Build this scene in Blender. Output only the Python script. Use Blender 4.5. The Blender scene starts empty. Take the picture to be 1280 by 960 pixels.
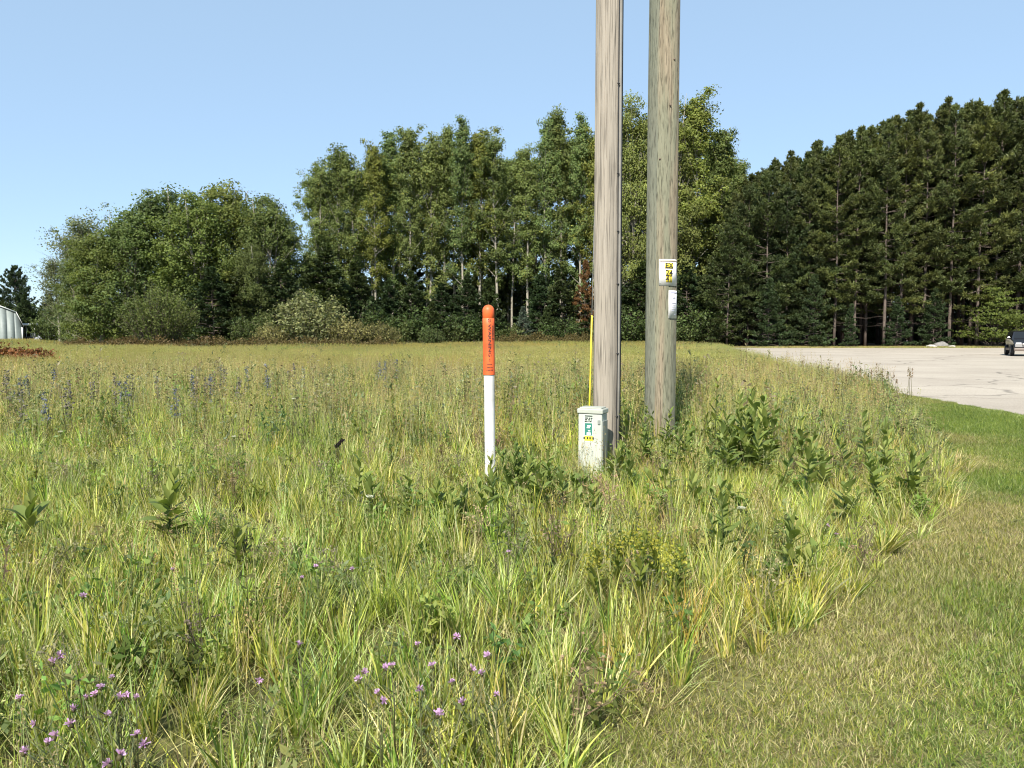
import bpy, bmesh, math
import numpy as np
from mathutils import Vector, Matrix, noise

R = math.radians
rng = np.random.default_rng(11)
scene = bpy.context.scene
COL = scene.collection

# ------------------------------------------------------------------ camera, sky, sun, exposure
CAM_H, FPX, PITCH = 1.6, 960.0, math.atan(65 / 960.0)
cam_d = bpy.data.cameras.new('camera')
cam_d.sensor_width = 36.0
cam_d.lens = FPX / 1280 * 36
cam_d.clip_start, cam_d.clip_end = 0.05, 6000
cam = bpy.data.objects.new('camera', cam_d)
COL.objects.link(cam)
cam.location = (0, 0, CAM_H)
cam.rotation_euler = (R(90) - PITCH, 0, 0)
scene.camera = cam

SUN_AZ = math.atan2(-0.29, -0.957)        # where the sun stands: behind the camera, a little to the left
SUN_EL = R(42)
world = bpy.data.worlds.new('World')
scene.world = world
world.use_nodes = True
wn = world.node_tree.nodes
wn.clear()
sky = wn.new('ShaderNodeTexSky')
sky.sky_type = 'NISHITA'
sky.sun_disc = False
sky.sun_elevation = SUN_EL
sky.sun_rotation = SUN_AZ
sky.altitude = 1500
sky.air_density = 1.0
sky.dust_density = 0.2
sky.ozone_density = 2.5
bg = wn.new('ShaderNodeBackground')
bg.inputs['Strength'].default_value = 0.1
wo = wn.new('ShaderNodeOutputWorld')
hz = wn.new('ShaderNodeMix')                # thin even summer haze over the whole sky
hz.data_type = 'RGBA'
hz.inputs['Factor'].default_value = 0.68
hz.inputs['B'].default_value = (2.12, 2.98, 3.85, 1)
world.node_tree.links.new(sky.outputs[0], hz.inputs['A'])
world.node_tree.links.new(hz.outputs['Result'], bg.inputs[0])
world.node_tree.links.new(bg.outputs[0], wo.inputs[0])

sun_d = bpy.data.lights.new('sun', 'SUN')
sun_d.energy = 4.1
sun_d.angle = R(0.9)
sun_d.color = (1.0, 0.93, 0.82)
sun = bpy.data.objects.new('sun', sun_d)
COL.objects.link(sun)
sd = Vector((math.sin(SUN_AZ) * math.cos(SUN_EL), math.cos(SUN_AZ) * math.cos(SUN_EL), math.sin(SUN_EL)))
sun.rotation_euler = sd.to_track_quat('Z', 'Y').to_euler()
sun.location = sd * 50

vs = scene.view_settings
vs.view_transform = 'Standard'
vs.look = 'None'
vs.gamma = 1.0
vs.exposure = 1.22
vs.use_curve_mapping = False
scene.render.engine = 'CYCLES'
cy = scene.cycles
cy.max_bounces = 4
cy.diffuse_bounces = 3
cy.glossy_bounces = 1
cy.transmission_bounces = 3
cy.transparent_max_bounces = 8
cy.filter_width = 1.1
cy.use_denoising = True
cy.denoising_prefilter = 'ACCURATE'


# ------------------------------------------------------------------ helpers
def px_x(px, d):
    return (px - 640) / FPX * d


def ground(px, py):
    a = math.atan((py - 480) / FPX) + PITCH
    d = CAM_H / math.tan(a)
    dep = d * math.cos(PITCH) + CAM_H * math.sin(PITCH)
    return (px - 640) / FPX * dep, d


def height_at(py, d):
    return CAM_H + d * math.tan(math.atan((480 - py) / FPX) - PITCH)


def tag(o, label, cat, group=None, kind=None):
    o['label'] = label
    o['category'] = cat
    if group:
        o['group'] = group
    if kind:
        o['kind'] = kind
    return o


def empty(name, loc=(0, 0, 0), rz=0.0):
    o = bpy.data.objects.new(name, None)
    o.location = loc
    o.rotation_euler = (0, 0, rz)
    o.empty_display_size = 0.2
    COL.objects.link(o)
    return o


def link(name, me, parent=None, mat=None):
    o = bpy.data.objects.new(name, me)
    COL.objects.link(o)
    if mat is not None and len(me.materials) == 0:
        me.materials.append(mat)
    if parent is not None:
        o.parent = parent
    return o


def np_mesh(name, V, F, col=None, smooth=False, mat=None):
    """V (N,3); F a list of index arrays, each (M,3) or (M,4)."""
    me = bpy.data.meshes.new(name)
    V = np.asarray(V, dtype=np.float32)
    if not isinstance(F, (list, tuple)):
        F = [F]
    F = [np.asarray(f, dtype=np.int32) for f in F if len(f)]
    me.vertices.add(len(V))
    me.vertices.foreach_set('co', V.ravel())
    loops = np.concatenate([f.ravel() for f in F])
    tot = np.concatenate([np.full(len(f), f.shape[1], np.int32) for f in F])
    start = np.concatenate([[0], np.cumsum(tot)[:-1]]).astype(np.int32)
    me.loops.add(len(loops))
    me.loops.foreach_set('vertex_index', loops)
    me.polygons.add(len(tot))
    me.polygons.foreach_set('loop_start', start)
    me.polygons.foreach_set('loop_total', tot)
    if smooth:
        me.polygons.foreach_set('use_smooth', np.ones(len(tot), bool))
    me.update(calc_edges=True)
    if col is not None:
        a = me.color_attributes.new('col', 'FLOAT_COLOR', 'POINT')
        c = np.ones((len(V), 4), np.float32)
        c[:, :3] = col
        a.data.foreach_set('color', c.ravel())
    if mat is not None:
        me.materials.append(mat)
    return me


class Geo:
    """numpy geometry collector: quads and triangles with a colour per vertex"""
    def __init__(self):
        self.V, self.Q, self.T, self.C, self.n = [], [], [], [], 0

    def add(self, V, Q=None, T=None, C=(1, 1, 1)):
        V = np.asarray(V, np.float32).reshape(-1, 3)
        if Q is not None and len(Q):
            self.Q.append(np.asarray(Q) + self.n)
        if T is not None and len(T):
            self.T.append(np.asarray(T) + self.n)
        C = np.asarray(C, np.float32)
        if C.ndim == 1:
            C = np.tile(C, (len(V), 1))
        self.V.append(V)
        self.C.append(C)
        self.n += len(V)
        return self

    def mesh(self, name, mat=None, smooth=False):
        F = []
        if self.Q:
            F.append(np.concatenate(self.Q))
        if self.T:
            F.append(np.concatenate(self.T))
        return np_mesh(name, np.concatenate(self.V), F, np.concatenate(self.C), smooth, mat)

    def box(self, c, s, rot=None, C=(1, 1, 1)):
        v = np.array([[x, y, z] for z in (-.5, .5) for y in (-.5, .5) for x in (-.5, .5)]) * np.array(s)
        if rot is not None:
            v = v @ np.array(rot).T
        v = v + np.array(c)
        q = [[0, 2, 3, 1], [4, 5, 7, 6], [0, 1, 5, 4], [2, 6, 7, 3], [0, 4, 6, 2], [1, 3, 7, 5]]
        return self.add(v, q, C=C)

    def tube(self, pts, rad, n=8, C=(1, 1, 1), caps=True):
        pts = np.asarray(pts, float)
        rad = np.broadcast_to(np.asarray(rad, float), (len(pts),))
        tn = np.gradient(pts, axis=0)
        tn /= np.linalg.norm(tn, axis=1)[:, None] + 1e-9
        ref = np.array([0, 0, 1.0]) if abs(tn[0][2]) < .9 else np.array([1.0, 0, 0])
        u = np.cross(tn, ref)
        u /= np.linalg.norm(u, axis=1)[:, None] + 1e-9
        w = np.cross(tn, u)
        a = np.linspace(0, 2 * np.pi, n, endpoint=False)
        ring = np.cos(a)[None, :, None] * u[:, None, :] + np.sin(a)[None, :, None] * w[:, None, :]
        V = pts[:, None, :] + ring * rad[:, None, None]
        k = len(pts)
        i = np.arange(k - 1)[:, None] * n
        j = np.arange(n)[None, :]
        j2 = (j + 1) % n
        Q = np.stack([i + j, i + j2, i + n + j2, i + n + j], -1).reshape(-1, 4)
        V = V.reshape(-1, 3)
        T = []
        if caps:
            V = np.concatenate([V, pts[:1], pts[-1:]])
            b = k * n
            for m in range(n):
                T.append([b, (m + 1) % n, m])
                T.append([b + 1, (k - 1) * n + m, (k - 1) * n + (m + 1) % n])
        return self.add(V, Q, T, C)

    def lathe(self, prof, n=24, C=(1, 1, 1), center=(0, 0, 0)):
        prof = np.asarray(prof, float)
        a = np.linspace(0, 2 * np.pi, n, endpoint=False)
        V = np.stack([prof[:, 0][:, None] * np.cos(a), prof[:, 0][:, None] * np.sin(a), np.repeat(prof[:, 1][:, None], n, 1)], -1).reshape(-1, 3)
        k = len(prof)
        i = np.arange(k - 1)[:, None] * n
        j = np.arange(n)[None, :]
        j2 = (j + 1) % n
        Q = np.stack([i + j, i + j2, i + n + j2, i + n + j], -1).reshape(-1, 4)
        return self.add(V + np.array(center), Q, C=C)


def bevel_box(name, s, c=(0, 0, 0), bev=0.01, seg=2, mat=None):
    bm = bmesh.new()
    bmesh.ops.create_cube(bm, size=1)
    bmesh.ops.scale(bm, vec=s, verts=bm.verts)
    bmesh.ops.bevel(bm, geom=bm.edges[:], offset=bev, segments=seg, affect='EDGES', profile=.5)
    bmesh.ops.translate(bm, vec=c, verts=bm.verts)
    me = bpy.data.meshes.new(name)
    bm.to_mesh(me)
    bm.free()
    if mat:
        me.materials.append(mat)
    return me


def unit(v):
    return v / (np.linalg.norm(v, axis=-1, keepdims=True) + 1e-9)


def vnoise(x, y, s, seed=0):
    """smooth 2-D value noise in 0..1"""
    r = np.random.default_rng(seed)
    g = r.random((64, 64))
    x = np.asarray(x, float) / s + 31.3
    y = np.asarray(y, float) / s + 17.7
    xi = np.floor(x).astype(int)
    yi = np.floor(y).astype(int)
    fx, fy = x - xi, y - yi
    fx = fx * fx * (3 - 2 * fx)
    fy = fy * fy * (3 - 2 * fy)
    a, b = g[xi % 64, yi % 64], g[(xi + 1) % 64, yi % 64]
    c, d = g[xi % 64, (yi + 1) % 64], g[(xi + 1) % 64, (yi + 1) % 64]
    return (a * (1 - fx) + b * fx) * (1 - fy) + (c * (1 - fx) + d * fx) * fy


def copy_tree(o, parent=None):
    c = o.copy()
    COL.objects.link(c)
    c.parent = parent
    for ch in o.children:
        copy_tree(ch, c)
    return c


# ------------------------------------------------------------------ materials
def new_mat(name):
    m = bpy.data.materials.new(name)
    m.use_nodes = True
    nt = m.node_tree
    b = nt.nodes['Principled BSDF']
    return m, nt, b


def plain(name, col, rough=.6, metal=0.0, spec=.4, nscale=None, namt=.25, bump=0.0, bscale=60):
    m, nt, b = new_mat(name)
    b.inputs['Roughness'].default_value = rough
    b.inputs['Metallic'].default_value = metal
    b.inputs['Specular IOR Level'].default_value = spec
    tc = nt.nodes.new('ShaderNodeTexCoord')
    if nscale:
        n = nt.nodes.new('ShaderNodeTexNoise')
        n.inputs['Scale'].default_value = nscale
        n.inputs['Detail'].default_value = 6
        nt.links.new(tc.outputs['Object'], n.inputs['Vector'])
        mr = nt.nodes.new('ShaderNodeMapRange')
        mr.inputs['From Min'].default_value = .3
        mr.inputs['From Max'].default_value = .7
        mr.inputs['To Min'].default_value = 1 - namt
        mr.inputs['To Max'].default_value = 1 + namt * .5
        nt.links.new(n.outputs['Fac'], mr.inputs['Value'])
        mx = nt.nodes.new('ShaderNodeVectorMath')
        mx.operation = 'SCALE'
        mx.inputs[0].default_value = col
        nt.links.new(mr.outputs['Result'], mx.inputs['Scale'])
        nt.links.new(mx.outputs['Vector'], b.inputs['Base Color'])
    else:
        b.inputs['Base Color'].default_value = (*col, 1)
    if bump:
        n2 = nt.nodes.new('ShaderNodeTexNoise')
        n2.inputs['Scale'].default_value = bscale
        n2.inputs['Detail'].default_value = 5
        nt.links.new(tc.outputs['Object'], n2.inputs['Vector'])
        bp = nt.nodes.new('ShaderNodeBump')
        bp.inputs['Strength'].default_value = bump
        bp.inputs['Distance'].default_value = .02
        nt.links.new(n2.outputs['Fac'], bp.inputs['Height'])
        nt.links.new(bp.outputs['Normal'], b.inputs['Normal'])
    return m


def leaf_mat(name, trans=.35, instancer=False, objvar=.0, rough=.5, spec=.25, tcol=(1.1, 1.15, .5)):
    """leaf colour from the per-leaf attribute 'col', times a tint per clump or per plant"""
    m, nt, b = new_mat(name)
    L = nt.links
    at = nt.nodes.new('ShaderNodeAttribute')
    at.attribute_name = 'col'
    c = at.outputs['Color']
    if instancer:
        ai = nt.nodes.new('ShaderNodeAttribute')
        ai.attribute_type = 'INSTANCER'
        ai.attribute_name = 'tint'
        mm = nt.nodes.new('ShaderNodeVectorMath')
        mm.operation = 'MULTIPLY'
        L.new(c, mm.inputs[0])
        L.new(ai.outputs['Vector'], mm.inputs[1])
        c = mm.outputs['Vector']
    if objvar:
        oi = nt.nodes.new('ShaderNodeObjectInfo')
        h = nt.nodes.new('ShaderNodeHueSaturation')
        m1 = nt.nodes.new('ShaderNodeMapRange')
        m1.inputs['To Min'].default_value = 1 - objvar
        m1.inputs['To Max'].default_value = 1 + objvar
        L.new(oi.outputs['Random'], m1.inputs['Value'])
        L.new(m1.outputs['Result'], h.inputs['Value'])
        m2 = nt.nodes.new('ShaderNodeMapRange')
        m2.inputs['To Min'].default_value = .5 + objvar * .06
        m2.inputs['To Max'].default_value = .5 - objvar * .06
        fr = nt.nodes.new('ShaderNodeMath')
        fr.operation = 'MULTIPLY_ADD'
        fr.inputs[1].default_value = 7.31
        fr.inputs[2].default_value = .1
        L.new(oi.outputs['Random'], fr.inputs[0])
        fr2 = nt.nodes.new('ShaderNodeMath')
        fr2.operation = 'FRACT'
        L.new(fr.outputs[0], fr2.inputs[0])
        L.new(fr2.outputs[0], m2.inputs['Value'])
        L.new(m2.outputs['Result'], h.inputs['Hue'])
        L.new(c, h.inputs['Color'])
        c = h.outputs['Color']
    b.inputs['Roughness'].default_value = rough
    b.inputs['Specular IOR Level'].default_value = spec
    L.new(c, b.inputs['Base Color'])
    tr = nt.nodes.new('ShaderNodeBsdfTranslucent')
    tm = nt.nodes.new('ShaderNodeVectorMath')
    tm.operation = 'MULTIPLY'
    tm.inputs[1].default_value = tcol
    L.new(c, tm.inputs[0])
    L.new(tm.outputs['Vector'], tr.inputs['Color'])
    mix = nt.nodes.new('ShaderNodeMixShader')
    mix.inputs[0].default_value = trans
    L.new(b.outputs[0], mix.inputs[1])
    L.new(tr.outputs[0], mix.inputs[2])
    L.new(mix.outputs[0], nt.nodes['Material Output'].inputs['Surface'])
    return m


def ramp_mat(name, stops, scale=(1, 1, 1), nscale=1.0, detail=8, rough=.9, bump=.3, bdist=.02, second=None, spec=.2):
    """noise ramp in object space, with an optional second finer noise multiplied in"""
    m, nt, b = new_mat(name)
    L = nt.links
    tc = nt.nodes.new('ShaderNodeTexCoord')
    mp = nt.nodes.new('ShaderNodeMapping')
    mp.inputs['Scale'].default_value = scale
    L.new(tc.outputs['Object'], mp.inputs['Vector'])
    n = nt.nodes.new('ShaderNodeTexNoise')
    n.inputs['Scale'].default_value = nscale
    n.inputs['Detail'].default_value = detail
    n.inputs['Roughness'].default_value = .65
    L.new(mp.outputs['Vector'], n.inputs['Vector'])
    cr = nt.nodes.new('ShaderNodeValToRGB')
    e = cr.color_ramp.elements
    while len(e) < len(stops):
        e.new(.5)
    for el, (p, c) in zip(e, stops):
        el.position = p
        el.color = (*c, 1)
    L.new(n.outputs['Fac'], cr.inputs['Fac'])
    out = cr.outputs['Color']
    h = n.outputs['Fac']
    if second:
        s2, lo, hi = second
        n2 = nt.nodes.new('ShaderNodeTexNoise')
        n2.inputs['Scale'].default_value = s2
        n2.inputs['Detail'].default_value = 4
        L.new(tc.outputs['Object'], n2.inputs['Vector'])
        mr = nt.nodes.new('ShaderNodeMapRange')
        mr.inputs['From Min'].default_value = .3
        mr.inputs['From Max'].default_value = .7
        mr.inputs['To Min'].default_value = lo
        mr.inputs['To Max'].default_value = hi
        L.new(n2.outputs['Fac'], mr.inputs['Value'])
        sc = nt.nodes.new('ShaderNodeVectorMath')
        sc.operation = 'SCALE'
        L.new(out, sc.inputs[0])
        L.new(mr.outputs['Result'], sc.inputs['Scale'])
        out = sc.outputs['Vector']
    L.new(out, b.inputs['Base Color'])
    b.inputs['Roughness'].default_value = rough
    b.inputs['Specular IOR Level'].default_value = spec
    if bump:
        bp = nt.nodes.new('ShaderNodeBump')
        bp.inputs['Strength'].default_value = bump
        bp.inputs['Distance'].default_value = bdist
        L.new(h, bp.inputs['Height'])
        L.new(bp.outputs['Normal'], b.inputs['Normal'])
    return m


M_grass = leaf_mat('grass_blades', .4, instancer=True)
M_leaf = leaf_mat('tree_leaves', .34, objvar=.2, spec=.14)
M_needle = leaf_mat('pine_needles', .3, objvar=.2, spec=.2)
M_plant = leaf_mat('plant_leaves', .35, objvar=.12, spec=.2)
M_bark_pale = ramp_mat('pale_bark', [(.3, (.13, .12, .09)), (.55, (.28, .26, .21)), (.75, (.40, .38, .32))], (3, 3, 1), 3, bump=.3)
M_bark_brown = ramp_mat('brown_bark', [(.3, (.05, .04, .034)), (.6, (.13, .105, .088)), (.8, (.19, .15, .125))], (6, 6, 1), 2, bump=.5)
M_soil = ramp_mat('field_soil', [(.3, (.06, .055, .02)), (.5, (.12, .115, .04)), (.7, (.18, .16, .07))], (1, 1, 1), .35, second=(14, .6, 1.25), bump=.5, bdist=.04)
M_lawn_soil = ramp_mat('lawn_soil', [(.3, (.07, .075, .022)), (.5, (.14, .14, .05)), (.7, (.23, .21, .10))], (1, 1, 1), 1.6, second=(30, .6, 1.25), bump=.6, bdist=.03)
M_litter = ramp_mat('needle_litter', [(.3, (.05, .03, .02)), (.55, (.12, .07, .045)), (.75, (.18, .12, .07))], (1, 1, 1), 1.2, second=(25, .6, 1.2), bump=.5)
M_verge = ramp_mat('dry_verge', [(.3, (.12, .11, .05)), (.55, (.24, .22, .11)), (.75, (.34, .30, .18))], (1, 1, 1), .8, second=(20, .7, 1.2), bump=.4)


def road_material():
    m, nt, b = new_mat('worn_pale_asphalt')
    L = nt.links
    tc = nt.nodes.new('ShaderNodeTexCoord')
    n = nt.nodes.new('ShaderNodeTexNoise')
    n.inputs['Scale'].default_value = .22
    n.inputs['Detail'].default_value = 9
    n.inputs['Roughness'].default_value = .62
    L.new(tc.outputs['Object'], n.inputs['Vector'])
    cr = nt.nodes.new('ShaderNodeValToRGB')
    cr.color_ramp.elements[0].position = .3
    cr.color_ramp.elements[0].color = (.31, .272, .222, 1)
    cr.color_ramp.elements[1].position = .7
    cr.color_ramp.elements[1].color = (.42, .375, .31, 1)
    L.new(n.outputs['Fac'], cr.inputs['Fac'])
    # fine aggregate
    n2 = nt.nodes.new('ShaderNodeTexNoise')
    n2.inputs['Scale'].default_value = 26
    n2.inputs['Detail'].default_value = 3
    L.new(tc.outputs['Object'], n2.inputs['Vector'])
    mr = nt.nodes.new('ShaderNodeMapRange')
    mr.inputs['From Min'].default_value = .3
    mr.inputs['From Max'].default_value = .7
    mr.inputs['To Min'].default_value = .8
    mr.inputs['To Max'].default_value = 1.15
    L.new(n2.outputs['Fac'], mr.inputs['Value'])
    # long wandering cracks
    w = nt.nodes.new('ShaderNodeTexNoise')
    w.inputs['Scale'].default_value = .5
    w.inputs['Detail'].default_value = 4
    L.new(tc.outputs['Object'], w.inputs['Vector'])
    off = nt.nodes.new('ShaderNodeVectorMath')
    off.operation = 'MULTIPLY_ADD'
    off.inputs[1].default_value = (2.2, 2.2, 0)
    L.new(w.outputs['Color'], off.inputs[0])
    L.new(tc.outputs['Object'], off.inputs[2])
    mp = nt.nodes.new('ShaderNodeMapping')
    mp.inputs['Scale'].default_value = (.11, .24, .2)
    mp.inputs['Rotation'].default_value = (0, 0, R(14))
    L.new(off.outputs['Vector'], mp.inputs['Vector'])
    vo = nt.nodes.new('ShaderNodeTexVoronoi')
    vo.feature = 'DISTANCE_TO_EDGE'
    vo.inputs['Scale'].default_value = 1.0
    L.new(mp.outputs['Vector'], vo.inputs['Vector'])
    ck = nt.nodes.new('ShaderNodeMapRange')
    ck.inputs['From Min'].default_value = .002
    ck.inputs['From Max'].default_value = .012
    ck.inputs['To Min'].default_value = .55
    ck.inputs['To Max'].default_value = 1
    L.new(vo.outputs['Distance'], ck.inputs['Value'])
    mu = nt.nodes.new('ShaderNodeMath')
    mu.operation = 'MULTIPLY'
    L.new(mr.outputs['Result'], mu.inputs[0])
    L.new(ck.outputs['Result'], mu.inputs[1])
    sc = nt.nodes.new('ShaderNodeVectorMath')
    sc.operation = 'SCALE'
    L.new(cr.outputs['Color'], sc.inputs[0])
    L.new(mu.outputs[0], sc.inputs['Scale'])
    L.new(sc.outputs['Vector'], b.inputs['Base Color'])
    b.inputs['Roughness'].default_value = .85
    b.inputs['Specular IOR Level'].default_value = .3
    bp = nt.nodes.new('ShaderNodeBump')
    bp.inputs['Strength'].default_value = .4
    bp.inputs['Distance'].default_value = .01
    L.new(mu.outputs[0], bp.inputs['Height'])
    L.new(bp.outputs['Normal'], b.inputs['Normal'])
    return m


def wood_material(name, stops, green=None, flake=1.3, band=None):
    """weathered pole wood: long vertical grain, dark checks, blotches"""
    m, nt, b = new_mat(name)
    L = nt.links
    tc = nt.nodes.new('ShaderNodeTexCoord')
    mp = nt.nodes.new('ShaderNodeMapping')
    mp.inputs['Scale'].default_value = (22, 22, .55)
    L.new(tc.outputs['Object'], mp.inputs['Vector'])
    n = nt.nodes.new('ShaderNodeTexNoise')
    n.inputs['Scale'].default_value = 1.6
    n.inputs['Detail'].default_value = 9
    n.inputs['Roughness'].default_value = .7
    L.new(mp.outputs['Vector'], n.inputs['Vector'])
    cr = nt.nodes.new('ShaderNodeValToRGB')
    e = cr.color_ramp.elements
    while len(e) < len(stops):
        e.new(.5)
    for el, (p, c) in zip(e, stops):
        el.position = p
        el.color = (*c, 1)
    L.new(n.outputs['Fac'], cr.inputs['Fac'])
    # fine dark checks
    mp2 = nt.nodes.new('ShaderNodeMapping')
    mp2.inputs['Scale'].default_value = (60, 60, flake)
    L.new(tc.outputs['Object'], mp2.inputs['Vector'])
    n2 = nt.nodes.new('ShaderNodeTexNoise')
    n2.inputs['Scale'].default_value = 1.5
    n2.inputs['Detail'].default_value = 3
    L.new(mp2.outputs['Vector'], n2.inputs['Vector'])
    mr = nt.nodes.new('ShaderNodeMapRange')
    mr.inputs['From Min'].default_value = .33
    mr.inputs['From Max'].default_value = .47
    mr.inputs['To Min'].default_value = .42
    mr.inputs['To Max'].default_value = 1
    L.new(n2.outputs['Fac'], mr.inputs['Value'])
    sc = nt.nodes.new('ShaderNodeVectorMath')
    sc.operation = 'SCALE'
    L.new(mr.outputs['Result'], sc.inputs['Scale'])
    src = cr.outputs['Color']
    if green:
        n3 = nt.nodes.new('ShaderNodeTexNoise')
        n3.inputs['Scale'].default_value = 1.0
        n3.inputs['Detail'].default_value = 5
        mp3 = nt.nodes.new('ShaderNodeMapping')
        mp3.inputs['Scale'].default_value = (7, 7, .5)
        L.new(tc.outputs['Object'], mp3.inputs['Vector'])
        L.new(mp3.outputs['Vector'], n3.inputs['Vector'])
        r3 = nt.nodes.new('ShaderNodeMapRange')
        r3.inputs['From Min'].default_value = .42
        r3.inputs['From Max'].default_value = .58
        L.new(n3.outputs['Fac'], r3.inputs['Value'])
        mx = nt.nodes.new('ShaderNodeMix')
        mx.data_type = 'RGBA'
        mx.blend_type = 'MIX'
        mx.inputs['B'].default_value = (*green, 1)
        ml = nt.nodes.new('ShaderNodeMath')
        ml.operation = 'MULTIPLY'
        ml.inputs[1].default_value = .7
        L.new(r3.outputs['Result'], ml.inputs[0])
        L.new(ml.outputs[0], mx.inputs['Factor'])
        L.new(src, mx.inputs['A'])
        src = mx.outputs['Result']
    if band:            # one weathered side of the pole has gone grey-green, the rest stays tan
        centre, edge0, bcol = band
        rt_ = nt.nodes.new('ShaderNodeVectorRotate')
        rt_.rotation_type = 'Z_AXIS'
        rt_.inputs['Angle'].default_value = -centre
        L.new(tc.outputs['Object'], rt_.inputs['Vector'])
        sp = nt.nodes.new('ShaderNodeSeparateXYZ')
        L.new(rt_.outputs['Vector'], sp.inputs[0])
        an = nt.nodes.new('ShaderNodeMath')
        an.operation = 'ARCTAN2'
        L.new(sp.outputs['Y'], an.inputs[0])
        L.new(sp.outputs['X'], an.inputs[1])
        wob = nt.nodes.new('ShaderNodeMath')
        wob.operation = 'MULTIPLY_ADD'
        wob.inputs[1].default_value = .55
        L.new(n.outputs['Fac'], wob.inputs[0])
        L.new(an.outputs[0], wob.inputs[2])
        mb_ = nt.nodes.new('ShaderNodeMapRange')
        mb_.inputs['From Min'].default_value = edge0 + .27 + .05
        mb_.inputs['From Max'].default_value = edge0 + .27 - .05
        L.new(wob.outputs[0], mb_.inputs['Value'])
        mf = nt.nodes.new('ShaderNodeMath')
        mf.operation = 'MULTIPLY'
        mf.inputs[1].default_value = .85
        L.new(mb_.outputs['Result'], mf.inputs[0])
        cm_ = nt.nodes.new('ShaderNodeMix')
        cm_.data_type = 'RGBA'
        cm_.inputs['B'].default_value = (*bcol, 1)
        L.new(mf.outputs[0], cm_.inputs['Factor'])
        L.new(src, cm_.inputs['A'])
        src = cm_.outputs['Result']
    L.new(src, sc.inputs[0])
    L.new(sc.outputs['Vector'], b.inputs['Base Color'])
    b.inputs['Roughness'].default_value = .85
    b.inputs['Specular IOR Level'].default_value = .2
    ad = nt.nodes.new('ShaderNodeMath')
    ad.operation = 'MULTIPLY'
    L.new(n.outputs['Fac'], ad.inputs[0])
    L.new(mr.outputs['Result'], ad.inputs[1])
    bp = nt.nodes.new('ShaderNodeBump')
    bp.inputs['Strength'].default_value = .7
    bp.inputs['Distance'].default_value = .012
    L.new(ad.outputs[0], bp.inputs['Height'])
    L.new(bp.outputs['Normal'], b.inputs['Normal'])
    return m


M_road = road_material()
M_wood_grey = wood_material('weathered_grey_wood', [(.22, (.11, .096, .08)), (.38, (.25, .222, .185)), (.58, (.30, .268, .225)), (.8, (.36, .328, .28))])
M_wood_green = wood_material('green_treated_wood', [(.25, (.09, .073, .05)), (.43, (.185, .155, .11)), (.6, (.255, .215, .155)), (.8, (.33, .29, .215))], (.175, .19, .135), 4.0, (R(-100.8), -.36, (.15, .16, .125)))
M_white = plain('white_plastic', (.60, .60, .59), .45, nscale=7, namt=.28)
M_orange = plain('orange_plastic', (.70, .115, .03), .5, nscale=9, namt=.3)
M_black = plain('black_print', (.02, .02, .02), .6)
M_rubber = plain('black_rubber', (.02, .02, .022), .6)
M_boxgreen = plain('pale_green_steel', (.41, .435, .39), .45, nscale=9, namt=.12)
M_boxgrey = plain('grey_steel', (.22, .24, .22), .5, nscale=12, namt=.15)
M_lid = plain('pale_lid_plastic', (.36, .38, .33), .5, nscale=12, namt=.12)
M_greenprint = plain('green_print', (.03, .17, .13), .5)
M_yellow = plain('yellow_plastic', (.66, .54, .05), .45, nscale=12, namt=.12)
M_paper = plain('white_sign', (.80, .79, .80), .5, nscale=20, namt=.06)
M_bluegrey = plain('blue_grey_print', (.33, .34, .45), .6)
M_steel = plain('galvanised_steel', (.45, .45, .44), .4, metal=.8)
M_conduit = plain('grey_conduit', (.20, .19, .17), .5, nscale=8, namt=.15)

# ------------------------------------------------------------------ the ground, lawn, road, forest floor
ROAD_EDGE = [(10.4, -30), (10.0, 0), (9.85, 8), (9.8, 15), (10.0, 20.5), (10.7, 26), (12.6, 38), (16.0, 55), (20.4, 74), (21, 78)]
LAWN_EDGE = [(-.6, -4), (-.3, 1.0), (.12, 2.4)] + [(ground(*p)[0] + e, ground(*p)[1]) for p, e in (((705, 955), .06), ((870, 840), .2), ((1002, 760), .3), ((1084, 685), .34), ((1150, 633), .32), ((1174, 590), .25), ((1160, 548), .1), ((1138, 512), .0))] + [(9.9, 20)]
_re = np.array(ROAD_EDGE)
_le = np.array(LAWN_EDGE)


def road_x(y):
    return np.interp(y, _re[:, 1], _re[:, 0])


def lawn_x(y):
    y = np.asarray(y, float)
    b = np.interp(y, _le[:, 1], _le[:, 0])
    return np.where(y < 20, b, road_x(y)) + (vnoise(y, y * 0, .7, 5) - .5) * .28 * np.clip(y / 6, .3, 1)


g = Geo()
xs = np.concatenate([[-3000, -800, -300], np.linspace(-140, 140, 57), [300, 800, 3000]])
ys = np.concatenate([[-800, -100], np.linspace(-20, 200, 45), [400, 900, 3000]])
X, Y = np.meshgrid(xs, ys)
V = np.stack([X, Y, X * 0], -1).reshape(-1, 3)
nx = len(xs)
i = np.arange(len(ys) - 1)[:, None] * nx
j = np.arange(nx - 1)[None, :]
g.add(V, np.stack([i + j, i + j + 1, i + nx + j + 1, i + nx + j], -1).reshape(-1, 4))
tag(link('ground', g.mesh('ground', M_soil)), 'flat soil and thatch of the open field under the grass', 'ground', kind='structure')


def strip_sheet(name, left, right, ys, z, mat):
    """a sheet between two x(y) borders"""
    V, Q = [], []
    for k, y in enumerate(ys):
        a, b = float(left(y)), float(right(y))
        n = 8
        for m in range(n + 1):
            V.append((a + (b - a) * m / n, y, z))
    for k in range(len(ys) - 1):
        for m in range(8):
            a = k * 9 + m
            Q.append((a, a + 1, a + 10, a + 9))
    return link(name, np_mesh(name, np.array(V), np.array(Q), mat=mat))


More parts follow.
